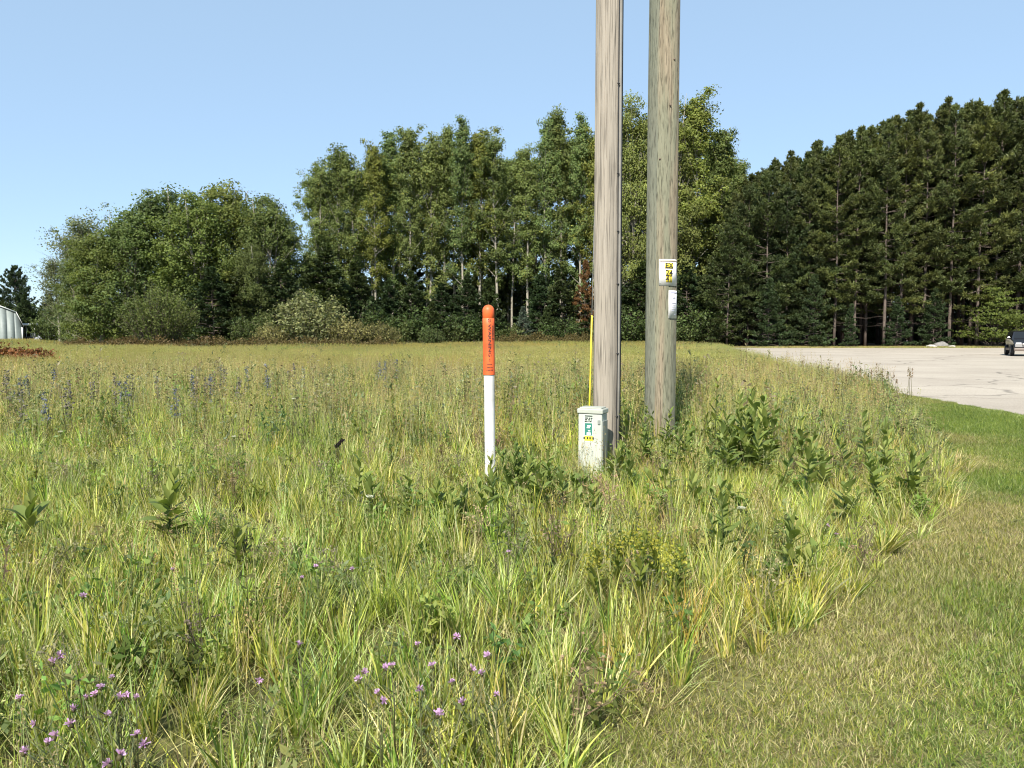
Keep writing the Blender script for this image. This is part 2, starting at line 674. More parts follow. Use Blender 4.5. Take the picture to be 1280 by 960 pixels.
tag(strip_sheet('lawn', lawn_x, lambda y: road_x(y) + .02, np.linspace(-4, 20.2, 90), .004, M_lawn_soil),
    'mown strip of turf between the tall grass and the pale road', 'lawn', kind='structure')
far_edge = lambda x: 77.0 + 0 * x
V, Q = [], []
yy = np.concatenate([np.linspace(-30, 70, 120), [74, 77.2]])
for k, y in enumerate(yy):
    e = float(road_x(y)) + .10 * math.sin(y * 1.7) + .07 * math.sin(y * 4.1 + 1)
    for m, t in enumerate((0, .05, .2, .5, 1)):
        V.append((e + (120 - e) * t, y, .008))
for k in range(len(yy) - 1):
    for m in range(4):
        a = k * 5 + m
        Q.append((a, a + 1, a + 6, a + 5))
tag(link('road', np_mesh('road', np.array(V), np.array(Q), mat=M_road)), 'wide sunlit pale worn pavement curving away in front of the pines', 'road', kind='structure')
xs = np.linspace(21, 120, 90)
V = [(x, 77.1 + .3 * math.sin(x * .9), .004) for x in xs] + [(x, 80.4 + .5 * math.sin(x * .37) + .3 * math.sin(x * 1.3), .004) for x in xs]
Q = [(k, k + 1, 91 + k, 90 + k) for k in range(89)]
tag(link('verge', np_mesh('verge', np.array(V), np.array(Q), mat=M_verge)), 'narrow dry grass verge between the pavement and the pines', 'verge', kind='structure')
V = [(x, 80.2 + .5 * math.sin(x * .37) + .3 * math.sin(x * 1.3), .008) for x in xs] + [(x, 190, .008) for x in xs]
tag(link('forest_floor', np_mesh('forest_floor', np.array(V), np.array(Q), mat=M_litter)), 'reddish brown needle litter under the pine stand', 'forest floor', kind='structure')


# ------------------------------------------------------------------ text helper
def text_geo(body, size):
    cu = bpy.data.curves.new('lettering', 'FONT')
    cu.body = body
    cu.size = size
    cu.align_x = 'CENTER'
    cu.align_y = 'CENTER'
    cu.resolution_u = 2
    cu.offset = size * .022
    o = bpy.data.objects.new('lettering', cu)
    COL.objects.link(o)
    bpy.context.view_layer.update()
    me = bpy.data.meshes.new_from_object(o.evaluated_get(bpy.context.evaluated_depsgraph_get()))
    bpy.data.objects.remove(o)
    bm = bmesh.new()                    # finer faces, so that the letters follow the curve they are wrapped on
    bm.from_mesh(me)
    bmesh.ops.triangulate(bm, faces=bm.faces[:])
    bmesh.ops.subdivide_edges(bm, edges=bm.edges[:], cuts=4, use_grid_fill=True)
    bm.to_mesh(me)
    bm.free()
    v = np.array([tuple(p.co) for p in me.vertices]).reshape(-1, 3)
    me.calc_loop_triangles()
    t = np.array([tuple(p.vertices) for p in me.loop_triangles]).reshape(-1, 3)
    bpy.data.meshes.remove(me)
    bpy.data.curves.remove(cu)
    return v[:, :2], t


# ------------------------------------------------------------------ utility poles
P1 = (px_x(757, 9.05), 9.0)
P2 = (px_x(824.5, 10.65), 10.6)


def pole_shaft(name, r0, r1, H, seed, mat, parent):
    n, k = 240, 70
    r = np.random.default_rng(seed)
    a = np.linspace(0, 2 * np.pi, n, endpoint=False)
    # vertical checks: narrow grooves that wander a little with height
    V = []
    zz = np.concatenate([np.linspace(-.05, 6.5, k - 12), np.linspace(6.8, H, 12)])
    gr = [(r.random() * 2 * np.pi, r.uniform(.012, .035), r.uniform(.003, .012), r.uniform(0, 5), r.uniform(1, 6)) for _ in range(34)]
    for z in zz:
        rad = np.full(n, r0 + (r1 - r0) * z / H)
        rad = rad + .006 * np.sin(a * 2 + z * .3) + .003 * np.sin(a * 5 + z * .9 + 1)
        for (g0, w, dep, z0, ln) in gr:
            aa = (a - g0 - .03 * math.sin(z * 1.3 + g0 * 9) + np.pi) % (2 * np.pi) - np.pi
            fade = 1.0 if z0 < z < z0 + ln else .25
            rad = rad - dep * fade * np.exp(-(aa / w) ** 2)
        V.append(np.stack([rad * np.cos(a), rad * np.sin(a), np.full(n, z)], -1))
    V = np.concatenate(V)
    kk = len(zz)
    i = np.arange(kk - 1)[:, None] * n
    j = np.arange(n)[None, :]
    j2 = (j + 1) % n
    Q = np.stack([i + j, i + j2, i + n + j2, i + n + j], -1).reshape(-1, 4)
    V = np.concatenate([V, [[0, 0, H + .02]]])
    T = [[kk * n, (kk - 1) * n + m, (kk - 1) * n + (m + 1) % n] for m in range(n)]
    return link(name, np_mesh(name, V, [Q, np.array(T)], smooth=True, mat=mat), parent)


pole = empty('utility_pole', (*P1, 0))
tag(pole, 'slim pale grey weathered utility pole behind the green pedestal box', 'utility pole')
pole_shaft('shaft', .150, .128, 11.5, 3, M_wood_grey, pole)
# grey half-round cable guard and black cable on the side of the pole away from the sun
aG = R(-32)
gd = Geo()
pts = [(math.cos(aG) * .152, math.sin(aG) * .152, z) for z in (.0, 1.0, 2.2)]
pts = [(math.cos(aG) * (.158 - .022 * z / 11.5), math.sin(aG) * (.158 - .022 * z / 11.5), z) for z in np.linspace(0, 9, 10)]
gd.tube(pts, .019, 10)
link('conduit', gd.mesh('conduit', M_conduit, True), pole)
aC = R(-47)
cb = Geo()
pts = [(math.cos(aC + .05 * math.sin(z * 1.1)) * (.162 - .022 * z / 11.5), math.sin(aC + .05 * math.sin(z * 1.1)) * (.162 - .022 * z / 11.5), z) for z in np.linspace(0.02, 9, 40)]
cb.tube(pts, .0055, 6)
link('cable', cb.mesh('cable', M_rubber, True), pole)
aC2 = R(-8)
cb = Geo()
pts = [(math.cos(aC2) * (.166 - .022 * z / 11.5), math.sin(aC2) * (.166 - .022 * z / 11.5), z) for z in np.linspace(.02, 9, 12)]
cb.tube(pts, .009, 6)
link('cable', cb.mesh('cable', M_rubber, True), pole)
st = Geo()
st.box((0, 0, 0), (.034, .010, .014))
stm = st.mesh('staple', M_rubber)
for z in (.62, 1.35, 2.15, 2.75, 3.4, 4.4, 5.4):
    s = link('staple', stm, pole)
    aa = aC + .05 * math.sin(z * 1.1)
    rr = .166 - .022 * z / 11.5
    s.location = (math.cos(aa) * rr, math.sin(aa) * rr, z)
    s.rotation_euler = (0, 0, aa + R(90))

pole2 = empty('utility_pole', (*P2, 0))
tag(pole2, 'thick green-tinted wooden utility pole carrying the two small white signs', 'utility pole')
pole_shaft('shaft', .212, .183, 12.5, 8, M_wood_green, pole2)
# long check running down the pole, ground wire staples
st = Geo()
st.tube([(0, 0, -.02), (0, 0, .012)], [.012, .012], 8)
bm_ = st.mesh('bolt', plain('rusty_bolt', (.12, .09, .07), .7))
for (az, z) in ((-75, 4.6), (-112, 3.9), (-60, 5.2)):
    s = link('bolt', bm_, pole2)
    rr = .212 - .029 * z / 12.5
    s.location = (math.cos(R(az)) * rr, math.sin(R(az)) * rr, z)
    s.rotation_euler = Vector((math.cos(R(az)), math.sin(R(az)), 0)).to_track_quat('Z', 'Y').to_euler()


# signs nailed to the thick pole, wrapped round its face
def wrapped_panel(name, r, a0, a1, z0, z1, mat, parent, thick=.003, n=12):
    V = []
    for z in (z0, z1):
        for k in range(n + 1):
            a = a0 + (a1 - a0) * k / n
            V.append((math.cos(a) * r, math.sin(a) * r, z))
    for z in (z0, z1):
        for k in range(n + 1):
            a = a0 + (a1 - a0) * k / n
            V.append((math.cos(a) * (r + thick), math.sin(a) * (r + thick), z))
    m = n + 1
    Q = []
    for k in range(n):
        Q.append((k, m + k, m + k + 1, k + 1))
        Q.append((2 * m + k, 2 * m + k + 1, 3 * m + k + 1, 3 * m + k))
        Q.append((k, k + 1, 2 * m + k + 1, 2 * m + k))
        Q.append((m + k, 3 * m + k, 3 * m + k + 1, m + k + 1))
    Q += [(0, 2 * m, 3 * m, m), (n, m + n, 3 * m + n, 2 * m + n)]
    return link(name, np_mesh(name, np.array(V), np.array(Q), mat=mat), parent)


def wrapped_text(name, body, size, r, a, z, mat, parent, rot=0.0, sx=1.0):
    v, t = text_geo(body, size)
    v = v * np.array([sx, 1])
    c, s = math.cos(rot), math.sin(rot)
    u = v[:, 0] * c - v[:, 1] * s
    w = v[:, 0] * s + v[:, 1] * c
    ang = a + u / r
    V = np.stack([np.cos(ang) * r, np.sin(ang) * r, z + w], -1)
    return link(name, np_mesh(name, V, t, mat=mat), parent)


d2 = 10.6
z_of = lambda py: height_at(py, d2 - .2)
view2 = math.atan2(-P2[1], -P2[0])          # angle on the pole that looks at the camera


def pole_angle(px):
    off = max(-.98, min(.98, (px - 824.5) / FPX * 10.45 / .205))
    return view2 + math.asin(off)


s1 = empty('pole_sign', (*P2, 0))
tag(s1, 'white rectangular sign with black and yellow characters on the thick pole', 'sign')
a0, a1 = pole_angle(821.6), pole_angle(842.5)
z0, z1 = z_of(357), z_of(324)
wrapped_panel('plate', .2085, a0, a1, z0, z1, M_paper, s1)
wrapped_panel('header_strip', .2120, a0 + .02, a1 - .02, z_of(327.2), z_of(324.8), plain('tan_strip', (.45, .36, .30), .6), s1, .0012)
ca = pole_angle(833.8)
rows = [('EX', 332.2, .30, .078), ('24', 341.5, .22, .094), ('41', 349.0, .22, .086)]
for body, py, wa, h in rows:
    wrapped_panel('yellow_tile', .2118, ca - wa, ca + wa, z_of(py) - h / 2, z_of(py) + h / 2, M_yellow, s1, .0012)
    wrapped_text('lettering', body, h * 1.25, .2137, ca, z_of(py), M_black, s1, sx=1.0 if body == 'EX' else .95)
nl = Geo()
nl.tube([(0, 0, -.004), (0, 0, .004)], [.006, .005], 8)
nlm = nl.mesh('nail', M_steel)
for aa in (a0 + .08, a1 - .08):
    for py in (327, 340, 354):
        s = link('nail', nlm, s1)
        s.location = (math.cos(aa) * .2125, math.sin(aa) * .2125, z_of(py))
        s.rotation_euler = Vector((math.cos(aa), math.sin(aa), 0)).to_track_quat('Z', 'Y').to_euler()

s2 = empty('pole_notice', (*P2, 0))
tag(s2, 'narrow white paper notice with grey print below the larger pole sign', 'notice')
a0, a1 = pole_angle(833.5), pole_angle(843.6)
wrapped_panel('plate', .2095, a0, a1, z_of(398), z_of(363), M_paper, s2)
wrapped_panel('header_strip', .2130, a0 + .12, a1 - .1, z_of(366.5), z_of(365), M_bluegrey, s2, .0012)
for py, h, l0, l1 in ((371, .9, .3, .7), (372.8, .9, .3, .7), (374.6, .9, .32, .66), (379, .8, .25, .75), (381, .8, .35, .7), (383.4, .8, .25, .65), (386, .8, .3, .7), (388.5, .7, .25, .55), (393.5, 1.2, .6, .75)):
    wrapped_panel('print_line', .2130, a0 + (a1 - a0) * l0, a0 + (a1 - a0) * l1, z_of(py + h / 2), z_of(py - h / 2), M_bluegrey, s2, .001, 4)

# ------------------------------------------------------------------ guy wire with its yellow guard
gw = empty('guy_wire', (px_x(734, 9.4), 9.4, 0))
tag(gw, 'thin guy wire in a bright yellow guard beside the pale pole', 'guy wire')
base = np.array((px_x(736.0, 9.4), 9.4, 0.0))
topp = np.array((P1[0] - .02, 9.135, 9.0))
dirv = topp - base
loc0 = base
gt = Geo()
f = lambda t: base + dirv * t - np.array(gw.location)
gt.tube([f(.03), f(.1), f(.15), f(.2)], .0105, 10)
gy = link('guard', gt.mesh('guard', M_yellow, True), gw)
wt = Geo()
wt.tube([f(0), f(.3), f(.97)], .005, 6)
link('strand', wt.mesh('strand', M_steel, True), gw)

# ------------------------------------------------------------------ marker post
MX, MY = px_x(613, 7.55), 7.5
mk = empty('marker_post', (MX, MY, 0))
tag(mk, 'white round marker post with a bright orange domed cap standing in the grass', 'marker post')
mk.rotation_euler = (R(.3), R(-.55), 0)
zt = height_at(381, MY)
zb = height_at(468.5, MY)
r_w, r_o = .052, .0575
g_ = Geo()
g_.lathe([(.0001, 0), (r_w, 0)] + [(r_w, z) for z in np.linspace(.1, zb + .05, 12)], 32)
link('post', g_.mesh('post', M_white, True), mk)
g_ = Geo()
zc = zt - r_o
prof = [(r_w + .0005, zb), (r_o, zb), (r_o, zb + .004)] + [(r_o, z) for z in np.linspace(zb + .05, zc - .075, 8)]
prof += [(r_o - .0012, zc - .074), (r_o - .0012, zc - .070), (r_o, zc - .069), (r_o, zc - .01)]
prof += [(r_o * math.cos(t), zc + r_o * math.sin(t)) for t in np.linspace(0, R(88), 9)] + [(.0001, zt)]
g_.lathe(prof, 40)
cap = link('cap', g_.mesh('cap', M_orange, True), mk)
va = math.atan2(-MY, -MX) + .15
zm = lambda py: height_at(py, MY - .05)
rt = r_o + .0014


def ring_symbol(parent):
    t = np.linspace(0, 2 * np.pi, 25)
    V, Q = [], []
    for k, tt in enumerate(t):
        for rr in (.011, .016):
            u, w = math.cos(tt) * rr, math.sin(tt) * rr * 1.1
            V.append((math.cos(va + u / rt) * rt, math.sin(va + u / rt) * rt, zm(400.5) + w))
    for k in range(24):
        Q.append((2 * k, 2 * k + 1, 2 * k + 3, 2 * k + 2))
    b = len(V)
    for (u, w) in ((-.009, .007), (-.006, .010), (.009, -.007), (.006, -.010)):
        V.append((math.cos(va + u / rt) * rt, math.sin(va + u / rt) * rt, zm(400.5) + w))
    Q.append((b, b + 1, b + 2, b + 3))
    link('no_digging_symbol', np_mesh('no_digging_symbol', np.array(V), np.array(Q), mat=M_black), parent)


ring_symbol(mk)
wrapped_text('lettering', 'WARNING', .042, rt, va, zm(425.8), M_black, mk, rot=R(-90), sx=1.55)
wrapped_text('lettering', 'CABLE', .026, rt, va + .60, zm(416), M_black, mk, rot=R(-90), sx=1.9)
wrapped_text('lettering', '!', .04, rt, va, zm(450.2), M_black, mk, sx=1.4)
for py, l in ((455.5, .040), (459.3, .05), (462.6, .056)):
    for k in range(5):
        u0 = -l * .62 + l * 1.24 * k / 5
        V = []
        for (u, w) in ((u0, -.0045), (u0 + l * .17, -.0045), (u0 + l * .17, .0045), (u0, .0045)):
            V.append((math.cos(va + u / rt) * rt, math.sin(va + u / rt) * rt, zm(py) + w))
        link('print_mark', np_mesh('print_mark', np.array(V), np.array([(0, 1, 2, 3)]), mat=M_black), mk)

# ------------------------------------------------------------------ telecom pedestal box
bx, by = px_x(741.5, 8.5), 8.5
pb = empty('pedestal_box', (bx, by, 0), R(-24))
tag(pb, 'pale green metal pedestal box with printed labels at the foot of the poles', 'pedestal box')
ztop = height_at(511, 8.45)
W, D = .272, .20
link('body', bevel_box('body', (W, D, ztop - .05), (0, 0, (ztop - .05) / 2 + .0), .012, 3, M_boxgreen), pb)
link('lid', bevel_box('lid', (W + .026, D + .026, .055), (0, 0, ztop - .024), .012, 3, M_lid), pb)
link('lid_cap', bevel_box('lid_cap', (W - .02, D - .02, .016), (0, 0, ztop + .010), .006, 2, M_lid), pb)
# side flange, hasp and hinges
link('side_flange', bevel_box('side_flange', (.012, D - .03, ztop - .16), (W / 2 + .005, 0, (ztop - .16) / 2 + .03), .003, 1, M_boxgrey), pb)
link('hasp', bevel_box('hasp', (.03, .014, .05), (W / 2 - .03, -D / 2 - .006, ztop - .14), .004, 1, M_boxgrey), pb)
zb_ = lambda py: height_at(py, 8.4)
fy = -D / 2 - .0015


def flat_rect(name, x0, x1, z0, z1, mat, parent, y=fy):
    return link(name, np_mesh(name, np.array([(x0, y, z0), (x1, y, z0), (x1, y, z1), (x0, y, z1)]), np.array([(0, 1, 2, 3)]), mat=mat), parent)


flat_rect('label_sheet', -.075, .035, zb_(553), zb_(518.5), plain('pale_label', (.45, .52, .45), .5), pb)
k = 0
for py, segs in ((520.2, ((-.06, .03),)), (522.8, ((-.055, -.02), (-.012, .006), (.012, .03))), (524.9, ((-.055, -.03), (-.02, .005), (.012, .022))), (527.0, ((-.06, -.035), (-.028, -.015), (-.005, .02)))):
    for (x0, x1) in segs:
        flat_rect('print_mark', x0, x1, zb_(py + .75), zb_(py - .75), M_black, pb, fy - .0015)
flat_rect('green_panel', -.058, .026, zb_(544.2), zb_(529.2), M_greenprint, pb, fy - .0015)
for py, x0, x1 in ((532.5, -.03, .01), (534.6, -.035, .0), (538.5, -.02, .006), (541.5, -.035, .012), (543, -.035, .012)):
    flat_rect('print_mark', x0, x1, zb_(py + .7), zb_(py - .7), M_paper, pb, fy - .003)
flat_rect('yellow_label', -.062, .040, zb_(551.2), zb_(545.2), M_yellow, pb, fy - .0015)
for x0 in (-.072, -.034, -.004, .03):
    flat_rect('print_mark', x0, x0 + .017, zb_(549.3), zb_(546.4), M_black, pb, fy - .003)


# ------------------------------------------------------------------ foliage builders
def leaf_quads(geo, P, size, cols, up=.35, ratio=.62, r=rng, bias=None):
    """a small rhombic leaf at every point, random facing with a bias to lie flat"""
    n = len(P)
    nrm = unit(r.normal(size=(n, 3)) + np.array([0, 0, up]) * np.sign(r.normal(size=(n, 1)) + .8))
    if bias is not None:
        nrm = unit(nrm * .75 + bias)
    t = unit(np.cross(nrm, r.normal(size=(n, 3))))
    b = np.cross(nrm, t)
    s = np.asarray(size).reshape(-1, 1) * np.ones((n, 1))
    V = np.stack([P - t * s, P + b * s * ratio, P + t * s, P - b * s * ratio], 1).reshape(-1, 3)
    Q = np.arange(n * 4).reshape(-1, 4)
    geo.add(V, Q, C=np.repeat(cols, 4, 0))


def leaf_cols(n, base, var=.25, warm=.2, r=rng, accent=None, pa=0.0):
    c = np.tile(np.array(base), (n, 1)) * (1 + var * r.normal(size=(n, 1)) * .7).clip(.45, 1.8)
    w = r.random((n, 1)) * warm
    c = c * np.concatenate([1 + w * 1.2, 1 + w * .5, 1 - w * .5], 1)
    if accent is not None:
        k = r.random(n) < pa
        c[k] = np.array(accent) * (1 + .25 * r.normal(size=(k.sum(), 1)))
    return c.clip(.003, .8)


def make_aspen(name, seed, H=24.0, cb=.18, Rm=2.2, n_br=80, leaf=.125, base=(.118, .160, .054), bare=0.0, per=66, yellow=.02, sig=.30):
    """columnar poplar: pale stem, steep limbs, loose leaf clumps with gaps"""
    r = np.random.default_rng(seed)
    wood, lf = Geo(), Geo()
    k = 12
    z = np.linspace(0, H * .97, k)
    wob = np.cumsum(r.normal(size=(k, 2)) * .13, 0) * np.linspace(0, 1, k)[:, None]
    tr = np.stack([wob[:, 0], wob[:, 1], z], -1)
    wood.tube(tr, np.linspace(.19, .02, k), 8)
    fr = np.sort(np.concatenate([cb + (.985 - cb) * r.random(n_br - 12) ** .66, np.linspace(.80, .985, 12)]))
    az = np.cumsum(np.full(n_br, 2.4)) + r.normal(size=n_br) * .4
    lobe = r.random(8) * .7 + .6
    P, S = [], []
    for f, a in zip(fr, az):
        g_ = (f - cb) / (1 - cb)
        prof = (math.sin(math.pi * min(1, g_ * .78 + .2)) ** .8)
        L = Rm * prof * r.uniform(.4, 1.3) * lobe[int(a / (2 * math.pi) * 8) % 8]
        el = R(r.uniform(22, 52) + 22 * g_)
        p0 = np.array([np.interp(f * H, z, tr[:, 0]), np.interp(f * H, z, tr[:, 1]), min(f * H, H * .97)])
        d = np.array([math.cos(a) * math.cos(el), math.sin(a) * math.cos(el), math.sin(el)])
        Lr = L / math.cos(el)
        if f > .88:
            Lr = min(Lr, 1.3)
        mid = p0 + d * Lr * .5 + np.array([0, 0, -.1])
        end = p0 + d * Lr + np.array([0, 0, .25 * Lr * .3])
        wood.tube([p0, mid, end], [.05 * (1 - g_) + .018, .02, .006], 5, caps=False)
        if r.random() < bare:
            for q in range(4):
                t = r.uniform(.3, .95)
                pp = p0 + (end - p0) * t
                wood.tube([pp, pp + unit(d + r.normal(size=3) * .5) * L * .5], [.016, .004], 4, caps=False)
            continue
        nc = int(2 + L * 1.7)
        for q in range(nc):
            t = r.uniform(.25, 1.08)
            c = p0 + (end - p0) * t + r.normal(size=3) * np.array([.33, .33, .3]) * (.5 + .5 * t)
            P.append(c)
            S.append(sig * r.uniform(.6, 1.3))
    P, S = np.array(P), np.array(S)
    cnt = r.integers(int(per * .5), int(per * 1.4), len(P))
    idx = np.repeat(np.arange(len(P)), cnt)
    pts = P[idx] + r.normal(size=(len(idx), 3)).clip(-1.7, 1.7) * S[idx][:, None] * np.array([1, 1, .8])
    bright = (1 + .18 * r.normal(size=len(P)))[idx][:, None]
    cols = leaf_cols(len(pts), base, .12, .2, r, (.22, .21, .05), yellow) * bright.clip(.6, 1.5)
    bias = unit(pts - P[idx]) * .8 + unit(pts * np.array([1, 1, 0])) * .35 + np.array([0, 0, .25])
    leaf_quads(lf, pts, r.uniform(.65, 1.15, len(pts)) * leaf, cols, r=r, bias=bias)
    return wood, lf


def make_broad(name, seed, H=16.0, Rm=5.2, base=(.092, .128, .043), leaf=.13, n_br=125, per=62, cb=.04, stems=3, sig=.44, flat=.7, low=.9, bare=0.0, top_pow=2.0):
    """rounded broadleaf tree clothed nearly to the ground"""
    r = np.random.default_rng(seed)
    wood, lf = Geo(), Geo()
    P, S = [], []
    st = []
    for s in range(stems):
        a = r.random() * 6.28
        sp = r.uniform(.1, .45) * Rm
        k = 8
        t = np.linspace(0, 1, k)
        pt = np.stack([math.cos(a) * sp * t ** 1.3 + r.normal() * .1, math.sin(a) * sp * t ** 1.3 + r.normal() * .1, H * r.uniform(.75, .97) * t], -1)
        pt[1:, :2] += r.normal(size=(k - 1, 2)) * .12
        pt[0, :2] = (math.cos(a) * .22 * (stems > 1), math.sin(a) * .22 * (stems > 1))
        wood.tube(pt, np.linspace(.2 * H / 16, .02, k), 7)
        st.append(pt)
    lobes = r.uniform(.68, 1.18, (6, 10))
    for q in range(n_br):
        f = cb + (1 - cb) * r.random() ** .9
        a = r.random() * 6.283
        ff = (f - cb) / (1 - cb)
        prof = (1 - ff ** top_pow) ** .55 * (low + (1 - low) * min(1, ff * 4))
        L = Rm * prof * lobes[int(ff * 5.99), int(a / 6.2832 * 9.99)] * r.uniform(.75, 1.08)
        pt = st[q % stems]
        p0 = pt[min(len(pt) - 1, int(ff * (len(pt) - 1) * .85))]
        tgt = np.array([math.cos(a) * L, math.sin(a) * L, f * H * .96 + .25])
        mid = (p0 + tgt) / 2 + np.array([0, 0, -.2 + .4 * r.random()])
        if np.linalg.norm(tgt - p0) < .3:
            continue
        wood.tube([p0, mid, tgt], [.045, .022, .006], 5, caps=False)
        if r.random() < bare:
            for m in range(5):
                pp = mid + (tgt - mid) * r.random()
                wood.tube([pp, pp + unit(np.array([0, 0, 1.0]) + r.normal(size=3) * .5) * .9], [.014, .004], 4, caps=False)
            continue
        for m in range(5):
            t = r.uniform(.45, 1.05)
            P.append(p0 + (tgt - p0) * min(t, .98) + r.normal(size=3).clip(-1.5, 1.5) * np.array([.4, .4, .25]) * Rm / 5)
            S.append(sig * r.uniform(.6, 1.25))
    P, S = np.array(P), np.array(S)
    P[:, 2] = np.maximum(P[:, 2], .25)
    cnt = r.integers(int(per * .5), int(per * 1.4), len(P))
    idx = np.repeat(np.arange(len(P)), cnt)
    pts = P[idx] + r.normal(size=(len(idx), 3)).clip(-1.7, 1.7) * S[idx][:, None] * np.array([1, 1, flat])
    pts[:, 2] = np.maximum(pts[:, 2], .06)
    bright = (1 + .16 * r.normal(size=len(P)))[idx][:, None]
    cols = leaf_cols(len(pts), base, .12, .2, r) * bright.clip(.6, 1.5)
    bias = unit(pts - P[idx]) * .8 + unit(pts * np.array([1, 1, 0])) * .3 + np.array([0, 0, .3])
    leaf_quads(lf, pts, r.uniform(.65, 1.15, len(pts)) * leaf, cols, r=r, bias=bias)
    return wood, lf


def needle_tufts(geo, P, D, ln, wd, cols, n, r, spread=.75):
    """each tuft: n narrow needle bundles fanned about direction D"""
    m = len(P)
    p = np.repeat(P, n, 0)
    d = unit(np.repeat(D, n, 0) + r.normal(size=(m * n, 3)) * spread)
    l = ln * r.uniform(.6, 1.15, (m * n, 1))
    s = unit(np.cross(d, r.normal(size=(m * n, 3)))) * wd * r.uniform(.6, 1.2, (m * n, 1))
    p = p + r.normal(size=p.shape) * ln * .12
    V = np.stack([p - s * .55, p + s * .55, p + d * l * .55 + s, p + d * l, p + d * l * .55 - s], 1).reshape(-1, 3)
    i = np.arange(m * n)[:, None] * 5
    Q = i + np.array([[0, 1, 2, 4]])
    T = i + np.array([[4, 2, 3]])
    geo.add(V, Q, T, C=np.repeat(np.repeat(cols, n, 0), 5, 0) * np.repeat(r.uniform(.75, 1.25, (m * n, 1)), 5, 0))


def make_pine(name, seed, H=24.0, cb=.36, Rm=3.5, step=.74, nb=6, base=(.074, .094, .036), ln=.40, wd=.05, dead=14, n_need=11, droop=.0, full=False, tip=(0.0, 0.0, 0.0)):
    r = np.random.default_rng(seed)
    wood, lf = Geo(), Geo()
    k = 10
    z = np.linspace(0, H, k)
    wob = np.cumsum(r.normal(size=(k, 2)) * .07, 0) * np.linspace(0, 1, k)[:, None]
    tr = np.stack([wob[:, 0], wob[:, 1], z], -1)
    wood.tube(tr, np.linspace(.017 * H / 2, .015, k) * .9, 8)
    P, D, B = [], [], []
    zz = cb * H
    while zz < H - .15:
        f = (zz / H - cb) / (1 - cb)
        prof = (1 - f ** 1.9) ** .75 * (.62 + .38 * min(1, f * 3)) if not full else (1 - f) ** .8
        for q in range(nb):
            if r.random() < .16:
                continue
            a = r.random() * 6.283
            L = max(.25, Rm * prof * r.uniform(.55, 1.18))
            el = R(-8 + 55 * f ** 1.3 + r.normal() * 8) - droop
            p0 = np.array([np.interp(zz, z, tr[:, 0]), np.interp(zz, z, tr[:, 1]), zz])
            d = np.array([math.cos(a) * math.cos(el), math.sin(a) * math.cos(el), math.sin(el)])
            e = p0 + d * L + np.array([0, 0, L * .16])
            m = p0 + d * L * .5 - np.array([0, 0, L * .03])
            wood.tube([p0, m, e], [.035 * (1 - f) + .012, .018, .006], 4, caps=False)
            br = 1 + .22 * r.normal()
            ns = int(4 + L * 5.2)
            for s in range(ns):
                t = r.uniform(.34, 1.0) ** .8
                side = np.cross(d, [0, 0, 1])
                wspan = L * .30 * (1.15 - t)
                off = side * r.uniform(-1, 1) * (wspan + .12)
                c = p0 + (m - p0) * min(1, t * 2) + (e - m) * max(0, t * 2 - 1) + off + np.array([0, 0, r.uniform(-.05, .16)])
                P.append(c)
                D.append(unit(d * .7 + off * .8 / (np.linalg.norm(off) + .2) + np.array([0, 0, .75])))
                B.append(br)
        zz += step * r.uniform(.7, 1.25)
    # leader tuft
    for q in range(6):
        P.append(np.array([tr[-1, 0], tr[-1, 1], H - .12 * q]))
        D.append(unit(np.array([r.normal() * .3, r.normal() * .3, 1.0])))
        B.append(1.0)
    for q in range(dead):
        zq = r.uniform(.1, max(.12, cb)) * H
        a = r.random() * 6.283
        L = r.uniform(.5, 2.0)
        wood.tube([(0, 0, zq), (math.cos(a) * L, math.sin(a) * L, zq - .1 * L)], [.018, .005], 4, caps=False)
    P, D, B = np.array(P), np.array(D), np.array(B)
    cols = leaf_cols(len(P), base, .22, .2, r) * B[:, None].clip(.6, 1.5)
    needle_tufts(lf, P, D, ln, wd, cols, n_need, r)
    return wood, lf


def make_shrub(seed, H=3.0, Rm=2.5, base=(.10, .14, .06), leaf=.11, n=60, per=46, tall=.8, sig=.26):
    """multi-stemmed bush with upright feathery shoots"""
    r = np.random.default_rng(seed)
    wood, lf = Geo(), Geo()
    pts, cs = [], []
    for q in range(n):
        a = r.random() * 6.283
        rr = Rm * math.sqrt(r.random()) * .8
        hh = H * (1 - (rr / Rm) ** 2 * .65) * r.uniform(.65, 1.08)
        p0 = np.array([math.cos(a) * rr * .3, math.sin(a) * rr * .3, 0])
        e = np.array([math.cos(a) * rr * 1.15, math.sin(a) * rr * 1.15, hh])
        mid = p0 * .5 + e * .5 + np.array([0, 0, hh * .12])
        wood.tube([p0, mid, e], [.022, .014, .004], 4, caps=False)
        t = r.random((per, 1)) ** tall
        c = np.where(t < .5, p0 + (mid - p0) * t * 2, mid + (e - mid) * (t * 2 - 1))
        pts.append(c + r.normal(size=(per, 3)) * sig * (1.1 - .6 * t))
        cs.append(leaf_cols(per, base, .25, .2, r) * (1 + .2 * r.normal()))
    pts = np.concatenate(pts)
    pts[:, 2] = np.maximum(pts[:, 2], .04)
    leaf_quads(lf, pts, r.uniform(.6, 1.15, len(pts)) * leaf, np.concatenate(cs).clip(.004, .6), up=.2, r=r)
    return wood, lf


PROTO = {}


def proto(key, maker, bark, leafm):
    wood, lf = maker
    PROTO[key] = (wood.mesh(key + '_trunk', bark, True), lf.mesh(key + '_crown', leafm))


